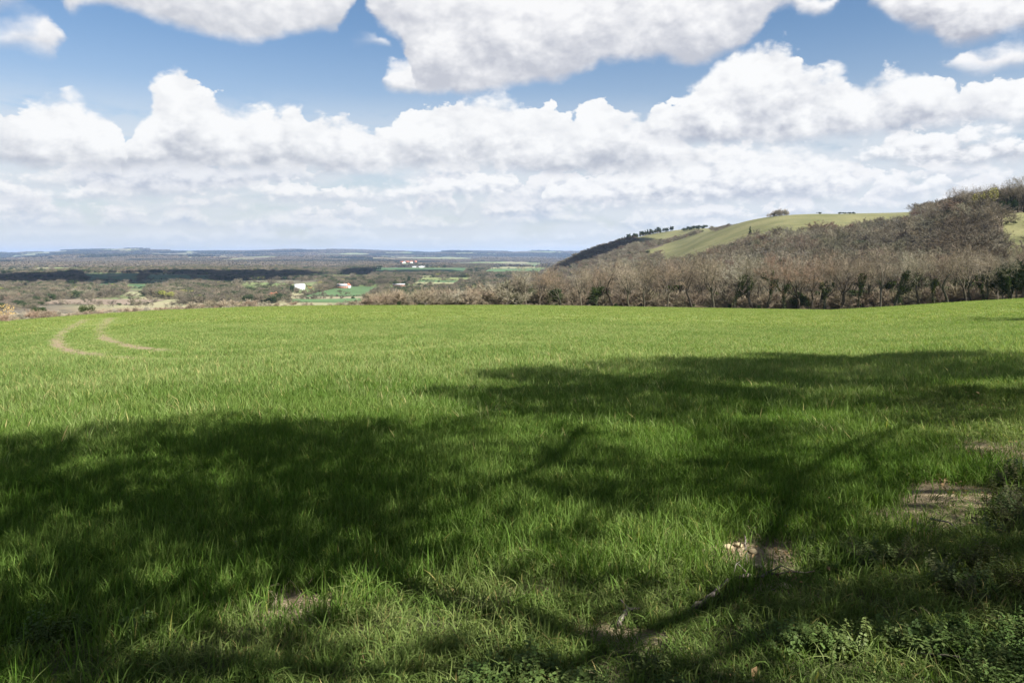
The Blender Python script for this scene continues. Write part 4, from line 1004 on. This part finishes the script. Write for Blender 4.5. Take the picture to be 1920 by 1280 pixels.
for fi, (a0, a1, r0_, b0, b1, r1_, mk) in enumerate(FIELDS):
    na_, nb_ = 14, 8; G_ = np.zeros((na_, nb_, 3))
    Yt = vground((a0+a1)/2, r0_)[1]; Yb_ = vground((b0+b1)/2, r1_)[1]
    for i in range(na_):
        for j in range(nb_):
            u, v_ = i/(na_-1), j/(nb_-1); pxx = (a0+(a1-a0)*u)*(1-v_) + (b0+(b1-b0)*u)*v_; Yv = 1/((1-v_)/Yt + v_/Yb_); X_ = (pxx-960)/F*Yv
            if i in (0, na_-1): X_ += Yv*.0022*float(fbm(np.array([Yv/90.]), np.array([fi*7.3]), 5)[0])
            if j in (0, nb_-1): Yv *= 1 + .02*float(fbm(np.array([X_/130.]), np.array([fi*3.1+j]), 6)[0])
            G_[i, j] = (X_, Yv, hz(X_, Yv) + .5)
    i, j = np.meshgrid(np.arange(na_-1), np.arange(nb_-1), indexing='ij')
    o = link('field', mk_mesh('field', G_.reshape(-1, 3), [np.stack([i*nb_+j, (i+1)*nb_+j, (i+1)*nb_+j+1, i*nb_+j+1], -1).reshape(-1, 4)], MF[mk]))
    tag(o, kind='structure')
def in_field(px_, row):
    m_ = np.zeros(len(px_), bool)
    for (a0, a1, r0_, b0, b1, r1_, mk) in FIELDS: m_ |= inpoly(px_, row, [(a0, r0_), (a1, r0_), (b1, r1_), (b0, r1_)])
    return m_
# uncountable woods and hedges
def vpts(Y0, Y1, sp, p0=-120, p1=1070):
    N = int((p1-p0)/F*(Y1**2-Y0**2)/2/sp**2)
    Y = np.sqrt(rng.uniform(Y0**2, Y1**2, N)); px_ = rng.uniform(p0, p1, N); X = (px_-960)/F*Y; row = prow(X, Y)
    return X, Y, px_, row
WOODS = [[(-120,516),(60,512),(150,508),(155,532),(90,540),(0,546),(-120,548)], [(150,505),(345,503),(350,513),(150,513)], [(345,500),(470,503),(560,500),(600,512),(560,525),(400,527),(345,515)],
         [(600,500),(715,499),(720,512),(650,516),(560,530),(560,512)], [(700,510),(880,508),(885,519),(700,517)], [(832,502),(920,499),(918,506),(860,512),(832,510)], [(455,488),(620,489),(622,495),(455,495)], [(620,491),(760,487),(765,492),(640,495)],
         [(-120,550),(100,540),(165,545),(150,562),(60,566),(-120,574)], [(190,545),(235,540),(230,558),(165,560)], [(285,535),(345,530),(450,540),(440,562),(320,562),(270,556)], [(345,555),(500,548),(540,556),(520,569),(330,572)],
         [(600,525),(640,520),(780,520),(775,536),(700,537),(640,540),(600,545)], [(700,562),(780,548),(900,528),(990,520),(990,560),(700,572)], [(780,516),(1000,514),(1010,524),(860,522)], [(860,527),(1040,520),(1060,560),(860,545)]]
Xs, Ys, Hs, Is = [], [], [], []
for (Y0, Y1, sp) in ((820, 1500, 9.5), (1500, 2600, 12), (2600, 4600, 17)):
    X, Y, px_, row = vpts(Y0, Y1, sp)
    inw = np.zeros(len(X), bool)
    for wpoly in WOODS: inw |= inpoly(px_, row, wpoly)
    hed = (np.abs(fbm(X/260, Y/430, 61, 2)) < .014) | (np.abs(fbm(X/210+40, Y/350, 62, 2)) < .013)
    cop = fbm(X/190, Y/330, 63, 3) > .40
    ok = (inw | hed | cop) & ~in_field(px_, row) & (rng.random(len(X)) < .9) & (px_ < 1060)
    X, Y, inw = X[ok], Y[ok], inw[ok]; N = len(X); ev = rng.random(N)
    Xs.append(X); Ys.append(Y); Hs.append(np.where(inw, rng.uniform(9, 15, N), rng.uniform(3.5, 10, N))*(1 + (sp > 15)*.3)); Is.append(np.where(ev < .20, 5 + rng.integers(0, 2, N), np.where(ev > .985, 7, rng.integers(0, 5, N))))
for (a0, a1, r0_, b0, b1, r1_, mk) in FIELDS:      # hedges round the fields
    if r1_ < 500 or mk in ('tan', 'pale'): continue
    Yt = vground((a0+a1)/2, r0_)[1]; Yb_ = vground((b0+b1)/2, r1_)[1]
    for (pA, YA, pB, YB, dens) in ((a0, Yt, a1, Yt, .9), (b0, Yb_, b1, Yb_, .75), (a0, Yt, b0, Yb_, .8), (a1, Yt, b1, Yb_, .8)):
        XA, XB = (pA-960)/F*YA, (pB-960)/F*YB; L_ = math.hypot(XB-XA, YB-YA); m_ = int(L_/4.5); t = rng.random(m_); t = t[fbm(t*L_/30, t*0+pA, 9) < dens-.35]
        Xs.append(XA+(XB-XA)*t + rng.normal(0, 1.5, len(t))); Ys.append(YA+(YB-YA)*t + rng.normal(0, 3, len(t))); q_ = rng.random(len(t))
        Hs.append(np.where(q_ < .12, rng.uniform(8, 13, len(t)), rng.uniform(2.5, 5, len(t)))); Is.append(np.where(q_ > .9, 5, rng.integers(0, 5, len(t))))
X, Y, H_, I2 = map(np.concatenate, (Xs, Ys, Hs, Is)); N = len(X); wd = rng.uniform(1.1, 1.7, N)
w3 = nodes_instancer('valley_woodland', LOWV + [EVER[0], EVER[1], SPRG[0]], np.stack([X, Y, height(X, Y) - .3], 1), np.stack([np.zeros(N)]*2 + [rng.random(N)*6.28], 1), np.stack([H_*wd, H_*wd, H_], 1), I2)
tag(w3, 'patchwork of bare woods, copses and hedgerows over the valley floor')
nvw = N
# far woods: lumpy canopy clumps
M_far = twig_mat('far_canopy', [(0, (.085, .075, .058)), (.35, (.12, .10, .078)), (.6, (.055, .060, .042)), (.8, (.14, .115, .09)), (1, (.07, .068, .05))], .01)
M_far_shade = twig_mat('far_cloud_shade_canopy', [(0, (.022, .030, .026)), (1, (.035, .042, .036))], .01)  # cloud shadow over the ridges put into a darker canopy colour
CL = []
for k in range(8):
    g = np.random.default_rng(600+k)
    CL.append(leafcloud(600+k, [(g.normal(0, .38), g.normal(0, .38), .09, .17*g.uniform(.7, 1.3), .17, .15*g.uniform(.6, 1.2)) for _ in range(14)], 1500, .045).mesh(f'far_wood_{k}', M_far if k < 4 else M_far_shade))
Xs, Ys, Ss = [], [], []
for (Y0, Y1, sp, S) in ((4400, 8500, 52, 75), (8500, 18500, 110, 150)):
    X, Y, px_, row = vpts(Y0, Y1, sp, -150, 1120)
    inw = np.zeros(len(X), bool)
    for wpoly in WOODS: inw |= inpoly(px_, row, wpoly)
    ok = (inw | (fbm(X/700, Y/1300, 71, 4) > np.where(Y < 7000, .10, -.02))) & ~in_field(px_, row)
    X, Y = X[ok], Y[ok]; Xs.append(X); Ys.append(Y); Ss.append(np.full(len(X), S)*rng.uniform(.7, 1.3, len(X)))
X, Y, S_ = map(np.concatenate, (Xs, Ys, Ss)); N = len(X)
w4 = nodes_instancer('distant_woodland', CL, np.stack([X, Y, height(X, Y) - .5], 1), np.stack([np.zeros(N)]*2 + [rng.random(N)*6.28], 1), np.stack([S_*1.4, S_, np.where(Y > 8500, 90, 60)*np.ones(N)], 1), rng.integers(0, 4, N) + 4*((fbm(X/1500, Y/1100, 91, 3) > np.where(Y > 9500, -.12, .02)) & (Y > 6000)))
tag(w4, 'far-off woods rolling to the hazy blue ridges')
print('stuff counts', nvw, N, len(HH))

# countable valley trees
def vt(kind, px, row, h, label, group=None, wide=1.2, name=None):
    X, Y = vground(px, row); tree(kind, (X/Y)*F + 960, Y, h, label, group, wide, name=name)
def cluster(n_, p0, p1, r0_, r1_, h0, h1, label, group, seed, wide=1.35):
    g = np.random.default_rng(seed)
    for i in range(n_): vt('mid', g.uniform(p0, p1), g.uniform(r0_, r1_), g.uniform(h0, h1), label, group, wide)
cluster(14, 62, 165, 556, 561, 13, 17, 'rounded grey-brown tree in the big copse above the brown field', 'copse above the brown field', 1)
cluster(8, 0, 60, 560, 572, 12, 16, 'grey-brown bare tree west of the big copse'.replace('west of', 'at the outer side of'), 'trees at the outer side of the copse', 2)
cluster(12, 285, 345, 552, 560, 12, 17, 'bare tree in the clump between the brown field and the red roofs', 'clump before the red roofs', 3)
cluster(8, 190, 232, 545, 556, 10, 13, 'bare tree beside the small pale field', 'trees beside the pale field', 4)
cluster(12, 575, 640, 522, 543, 11, 15, 'bare brownish tree in the grove around the white building', 'grove around the white building', 5)
cluster(8, 440, 500, 549, 560, 10, 14, 'bare tree screening the red-roofed farm', 'trees round the red-roofed farm', 6)
vt('ever', 547, 551, 17, 'tall dark ivied tree standing before the white building', None, .7)
vt('ever', 522, 550, 11, 'slim dark tree to the far side of the red-roofed farm', None, .55)
vt('spring', 613, 540, 10, 'rounded bright green-leaved tree by the big green field', None, 1.5)
vt('willow', 581, 543, 7, 'low olive-yellow bush beside the white building', None, 2.0)
vt('ever', 611, 527, 16, 'dark conifer rising above the grove', None, .6)
vt('ever', 741, 534, 12, 'dark rounded tree beside the low grey barn', None, 1.0)
vt('ever', 762, 534, 11, 'lower of two dark trees at the field corner', None, .8)
vt('ever', 768, 533, 18, 'taller of two dark trees at the field corner', None, .7)
vt('ever', 357, 558, 11, 'dark evergreen in the clump before the farm', None, 1.0)
vt('ever', 404, 556, 8, 'small dark evergreen behind the brow bushes', None, 1.1)
vt('willow', 330, 540, 10, 'yellowish tree at the top of the clump', None, 1.0)
vt('willow', 384, 546, 9, 'orange-yellow bush by the white cottage', None, 1.4)
for i, px in enumerate(np.linspace(643, 713, 20)):
    vt('pine', px, 508 + rng.uniform(-1, 1), rng.uniform(17, 23), 'dark conifer in the plantation behind the valley grove', 'conifer plantation in the valley', 1.2)

# houses
def box_mesh(w_, d_, h_): b = MB(); b.box(-w_/2, w_/2, -d_/2, d_/2, 0, h_); return b
M_wh = simple('white_render', (.80, .80, .78), (.68, .68, .66), .6); M_br = simple('brick_wall', (.34, .18, .12), (.26, .14, .10), 2.)
M_red = simple('clay_tile_roof', (.46, .15, .08), (.34, .12, .07), 1.5); M_gr = simple('grey_roof', (.30, .30, .31), (.22, .22, .23), 1.); M_pl = simple('pale_sheet_roof', (.72, .74, .76), (.62, .64, .66), .4)
M_gl = simple('window_glass', (.05, .06, .07), (.03, .035, .04), 1., .15, .6); M_glh = simple('greenhouse_glass', (.75, .78, .80), (.66, .70, .72), .2, .3, .5)
def house(px, row, w_, d_, h_, rh, rot, wm, rm, label, cat='house', group=None, name='house', chim=1, hip=0., wins=3, z=None):
    X, Y = vground(px, row); e = bpy.data.objects.new(name, None); COL.objects.link(e); e.location = (X, Y, hz(X, Y)); e.rotation_euler = (0, 0, R(rot))
    box_mesh(w_, d_, h_).obj('wall', wm, e)
    r_ = MB(); a, b = w_/2+.4, d_/2+.5; hp = hip*w_/2
    r_.add([(-a,-b,h_+.02),(a,-b,h_+.02),(a,b,h_+.02),(-a,b,h_+.02),(-a+hp,0,h_+rh),(a-hp,0,h_+rh)], [(0,1,5,4),(2,3,4,5),(0,3,2,1)], [(3,0,4),(1,2,5)])
    ro = r_.obj('roof', rm, e)
    for c_ in range(chim):
        cb = MB(); cb.box(-.5+w_*.25*(1-2*c_), .5+w_*.25*(1-2*c_), -.4, .4, h_+rh*.5, h_+rh+1.2); cb.obj('chimney', M_br, ro)
    for k_ in range(wins):
        for lv in range(1 if h_ < 4.5 else 2):
            x = (k_+.5)/wins*w_ - w_/2; wb = MB(); wb.box(x-.55, x+.55, -d_/2-.06, -d_/2+.02, 1.0+lv*2.6, 2.2+lv*2.6); wb.obj('window', M_gl, e)
    tag(e, label, cat, group); return e
house(562, 544, 17, 10, 8.2, 2.0, 8, M_wh, M_pl, 'large white two-storey building with pale roof in the valley', 'building', None, 'white_building', 0, .1, 5)
house(513, 563, 15, 11, 3.6, 6.5, -18, M_wh, M_red, 'big orange-tiled farmhouse roof over white walls', 'house', None, 'farmhouse', 1, .35, 3)
house(494, 562, 9, 7, 3.8, 4.2, 60, M_wh, M_red, 'smaller orange-roofed outhouse with white gable beside the farmhouse', 'house', None, 'outhouse', 0, 0, 2)
house(477, 563.5, 8, 6, 3.0, 2.6, 10, M_wh, M_red, 'little white cottage with low red roof by the farm', 'house', None, 'cottage', 1, 0, 2)
house(641, 541, 20, 9, 4.6, 4.2, -8, M_br, M_gr, 'long brick house with grey roof at the green field edge', 'house', None, 'farmhouse', 2, .1, 5)
house(653, 540.5, 7, 8, 5.4, 3.4, 80, M_wh, M_red, 'white gabled house end beside the long brick house', 'house', None, 'house', 1, 0, 1)
house(748, 536.5, 24, 9, 3.0, 2.4, 4, M_br, M_gr, 'low grey-roofed barn under the dark trees', 'barn', None, 'barn', 0, 0, 2)
house(364, 548, 11, 7, 4.8, 3.5, 20, M_wh, M_red, 'white cottage with red roof among valley trees', 'house', None, 'cottage', 1, 0, 2)
house(394, 547, 8, 7, 5.0, 3.0, 70, M_wh, M_red, 'white gabled cottage next to the orange-yellow bush', 'house', None, 'cottage', 1, 0, 2)
for k_, (px, row, w_, wm, rm, lb) in enumerate([(753, 494.0, 26, M_wh, M_red, 'first white-walled house of the distant red-roofed village'), (757.5, 493.8, 20, M_wh, M_gr, 'small white house beside the first village house'),
        (763, 493, 32, M_br, M_red, 'red-roofed house in the middle of the distant village'), (770, 493.5, 34, M_wh, M_red, 'broad house with orange roof and white wall in the village'), (779, 493, 24, M_br, M_red, 'last red-roofed house of the distant village')]):
    house(px, row, w_, 14, 9, 8, rng.uniform(-30, 30), wm, rm, lb, 'house', 'distant village houses', 'house', 0, 0, 3)
def longhouse(px, row, L, label, mat=M_glh, h_=5):
    X, Y = vground(px, row); e = bpy.data.objects.new('greenhouse', None); COL.objects.link(e); e.location = (X, Y, hz(X, Y)); e.rotation_euler = (0, 0, R(4))
    box_mesh(L, 26, h_).obj('wall', mat, e); r_ = MB()
    for k_ in range(4):
        y0 = -13 + 6.5*k_; r_.add([(-L/2, y0, h_+.02), (L/2, y0, h_+.02), (L/2, y0+6.5, h_+.02), (-L/2, y0+6.5, h_+.02), (-L/2, y0+3.25, h_+2.4), (L/2, y0+3.25, h_+2.4)], [(0,1,5,4),(2,3,4,5)], [(3,0,4),(1,2,5)])
    r_.obj('roof', mat, e); tag(e, label, 'greenhouse')
longhouse(974, 497.5, 62, 'long pale greenhouse on the plain in front of the distant woods')
longhouse(785, 501.8, 66, 'row of pale glasshouses just above the dark green field')
longhouse(958, 482.2, 110, 'bright far-off glasshouse under the blue ridge')
longhouse(264, 492.6, 60, 'white sheds in the far wooded plain')

# ------------------------------------------------------------------ hedgerow trees beside the camera (they throw the shade)
HS = np.array([math.sin(SUN_AZ), math.cos(SUN_AZ)])/math.tan(SUN_EL)
M_leafy = leaf_mat('hedgerow_leaves', (.04, .07, .015), (.06, .09, .02), (.08, .09, .03), .25, .6, .03)
def shade_tree(tx, ty, spots, H, label, dens, leaf=.075, seed=0):
    """tree at (tx, ty); every lobe of its crown stands between the sun and one spot of ground"""
    g = np.random.default_rng(seed); e = bpy.data.objects.new('hedgerow_tree', None); COL.objects.link(e); z0 = hz(tx, ty); e.location = (tx, ty, z0)
    tr = MB(); B_ = []
    top = np.array([g.normal(0, .2), g.normal(0, .2), H*.45])
    tr.tube([(0, 0, -.2), (.1, .05, H*.15), (.05, -.1, H*.3), tuple(top)], [.24, .19, .16, .13], 9)
    CC = np.array([[q[0] + HS[0]*q[2] - tx, q[1] + HS[1]*q[2] - ty, q[2] + hz(q[0], q[1]) - z0] for q in spots]); hubs = []
    nh = max(1, len(CC)//14); hub = CC[g.permutation(len(CC))[:nh]] if nh > 1 else CC.mean(0)[None]
    for it in range(4):
        lab = np.linalg.norm(CC[:, None]-hub[None], axis=2).argmin(1); hub = np.array([CC[lab == q].mean(0) if (lab == q).any() else hub[q] for q in range(nh)])
    c0 = CC.mean(0); tr.tube([tuple(top*.9), tuple((top+c0)/2 + g.normal(0, .25, 3)), tuple(c0)], [.11, .085, .06], 7)
    for q in hub: tr.tube([tuple(c0), tuple((c0+q)/2 + g.normal(0, .2, 3)), tuple(q)], [.055, .045, .03], 6)
    for sp_ in spots:
        gx, gy, h, r = sp_[:4]; wt = sp_[4] if len(sp_) > 4 else 1.
        c = np.array([gx + HS[0]*h - tx, gy + HS[1]*h - ty, h + hz(gx, gy) - z0])
        B_.append((c[0], c[1], c[2], r, r, r*.75, wt))
        hb_ = hub[np.linalg.norm(hub-c, axis=1).argmin()]; tr.tube([tuple(hb_), tuple((hb_+c)/2 + g.normal(0, .15, 3)), tuple(c)], [.028, .02, .012], 5)
        for q in range(12):
            d_ = g.normal(0, 1, 3); d_ /= np.linalg.norm(d_); tr.tube([tuple(c - d_*.1), tuple(c + d_*r*.6 + g.normal(0, .1, 3)), tuple(c + d_*r*1.1)], [.014, .009, .004], 3)
    tr.obj('trunk', M_trunk, e, True)
    vol = sum(b[3]**2 for b in B_); mb = leafcloud(seed, B_, int(vol*dens), leaf); me = mb.mesh('crown', M_leafy)
    ca = me.color_attributes.new('shade', 'FLOAT_COLOR', 'POINT'); ca.data.foreach_set('color', np.ones((len(me.vertices), 4), np.float32).ravel())
    link('crown', me, e); tag(e, label, 'tree'); return e
def spot(px, py, h, r):
    x, y = gpt(px, py); return (x, y, h, r)
def fill(poly, seed, sp=1.0, keep=1.):
    """lobe positions that cover a shaded stretch of grass"""
    g = np.random.default_rng(seed); W_ = np.array([gpt(min(max(p[0], -900), 2900), p[1]) for p in poly]); out_ = []
    for _ in range(4000):
        x, y = g.uniform(W_[:, 0].min(), W_[:, 0].max()), g.uniform(W_[:, 1].min(), W_[:, 1].max())
        if not inpoly(np.array([x]), np.array([y]), [tuple(q) for q in W_])[0]: continue
        r = (.10 + .058*y)*g.uniform(.6, 1.3)
        if all(math.hypot(x-o[0], y-o[1]) > sp*.5*(r+o[3]) for o in out_): out_.append((x, y, float(np.interp(y, [3.5, 6, 9, 14, 22], [5.0, 6.3, 8.2, 9.6, 10.6]))*g.uniform(.93, 1.07), r, float(g.choice([.25, .5, .8, 1.3, 1.9]))))
    return [o for o in out_ if g.random() < keep]
PA1 = [(-330,850),(0,838),(150,822),(300,805),(400,800),(520,806),(520,1100),(250,1190),(120,1265),(-400,1290)]
PA2 = [(500,806),(640,806),(860,800),(900,830),(950,880),(890,930),(930,1000),(820,1060),(640,1060),(500,1105)]
PB1 = [(900,748),(1000,702),(1130,688),(1400,682),(1420,770),(1250,790),(1050,830),(960,800)]
PB2 = [(1380,684),(1500,670),(1700,668),(1900,672),(2200,670),(2200,795),(1900,790),(1750,780),(1600,775),(1390,772)]
PC = [(960,890),(1100,870),(1200,880),(1230,930),(1100,960),(1000,960)]
PD = [(1500,950),(1560,990),(1620,1020),(1750,1020),(1920,970),(2100,950),(2100,1165),(1700,1160),(1500,1165),(1330,1155),(1200,1120),(1000,1120),(980,1095),(1200,1095),(1380,1110),(1560,1085),(1500,1030)]
PE = [(1300,890),(1390,800),(1430,800),(1400,890),(1440,930),(1380,960)]
def thin(L_, w_): return [(*o[:4], o[4]*w_) for o in L_]
PF = [(-200,1170),(500,1165),(1000,1180),(1500,1185),(2100,1180),(2300,1420),(-400,1420)]
PG = [(930,850),(1200,800),(1700,795),(1850,850),(1750,1000),(1500,1060),(1250,1070),(1000,1060)]
shade_tree(8.6, -2.2, fill(PA1, 1, .93, .97), 10, 'leafy hedgerow tree close behind the viewpoint',430, .075, 1)
shade_tree(11.5, 3.5, fill(PA2, 2, .88, 1) + fill(PC, 3, 1.2, .7) + thin(fill(PG, 8, 1.3, .75), .55), 10, 'second hedgerow tree beside the viewpoint, over the crop margin',400, .07, 2)
shade_tree(17, 10.5, fill(PB1, 4, .95, .9) + fill(PB2, 5, .92, .95), 12, 'tall hedgerow tree further along the field side',400, .09, 3)
shade_tree(9.0, 1.4, fill(PD, 6, .88, 1) + thin(fill(PF, 9, 1.15, .85), .5) + fill(PE, 7, 1., .9) + [spot(*q) for q in [(1700,800,8,.45),(1850,790,8,.6),(1900,900,6.8,.45),(1840,860,7,.35)]], 8, 'ivied thorn tree leaning over the bramble bank',430, .055, 4)
for (x_, y_, r_, lb_) in ((-7, -6, 3.2, 'added sky-blocking tree behind the viewpoint at the open side'), (-1.5, -8, 3.4, 'added sky-blocking tree straight behind the viewpoint'), (4.5, -9, 3.4, 'added sky-blocking tree behind the viewpoint at the hedge side'), (13, -7, 3.4, 'outermost added sky-blocking tree behind the viewpoint')):  # unseen trees added to cut sky light and deepen the foreground shade
    shade_tree(x_, y_, [(x_ - HS[0]*h_q + dx*r_, y_ - HS[1]*h_q + dy*r_, h_q, r_*.62) for (dx, dy, h_q) in ((0, 0, 9.5), (.7, .2, 7.5), (-.7, .1, 7.2), (.1, .7, 6.8), (-.1, -.7, 7), (.5, .5, 4.5), (-.5, .4, 4.2))], 10, lb_, 260, .12, int(x_*7) % 50 + 60)
shade_tree(40, 41, [spot(*q) for q in [(1800,599,8.5,1.0),(1850,600,8.8,1.2),(1900,601,9,1.4),(1950,602,9.4,1.6),(2020,603,9.6,1.8)]], 10, 'far hedgerow tree out beyond the side of the crop', 520, .10, 5)

# ------------------------------------------------------------------ cumulus overhead that shades the valley
M_cl, n, out = material('cloud_white'); princ(n, out, (.92, .92, .93), 1., 0.)
def cloud(gx, gy, gz, rx, ry, alt, seed):
    import bmesh
    bm = bmesh.new(); off = 1/math.tan(SUN_EL)*(alt-gz)
    g = np.random.default_rng(seed)
    for q in range(22):
        a = g.random()*6.28; rr = math.sqrt(g.random())*.75; r = g.uniform(.22, .4)
        bmesh.ops.create_icosphere(bm, subdivisions=3, radius=1, matrix=Matrix.Translation((rr*math.cos(a), rr*math.sin(a), 0)) @ Matrix.Diagonal((r, r, r*.6, 1)))
    P = np.array([v.co[:] for v in bm.verts]); f = fbm(P[:, 0]*3, P[:, 1]*3, seed)*.10
    for v, a in zip(bm.verts, f): v.co.x = (v.co.x*(1+a))*rx; v.co.y = v.co.y*(1+a)*ry; v.co.z = max(v.co.z, -.04)*(rx+ry)/3
    me = bpy.data.meshes.new('cloud'); bm.to_mesh(me); bm.free(); me.materials.append(M_cl)
    o = link('cloud', me); o.location = (gx + math.sin(SUN_AZ)*off, gy + math.cos(SUN_AZ)*off, alt); tag(o, kind='stuff')
cloud(-1120, 2250, -60, 620, 640, 1150, 1)
cloud(-380, 3000, -60, 230, 560, 1300, 2)
cloud(190, 1660, 0, 95, 130, 1000, 3)

# ------------------------------------------------------------------ the air
hb = MB(); hb.box(-33000, 33000, -33000, 33000, -84, 215)
m, n, out = material('haze_air'); vol = n.N.new('ShaderNodeVolumePrincipled')
vol.inputs['Color'].default_value = (.44, .60, .95, 1); vol.inputs['Density'].default_value = 3.4e-5; vol.inputs['Anisotropy'].default_value = .2
n.L.new(vol.outputs[0], out.inputs['Volume'])
hzo = hb.obj('haze', m); tag(hzo, kind='stuff')
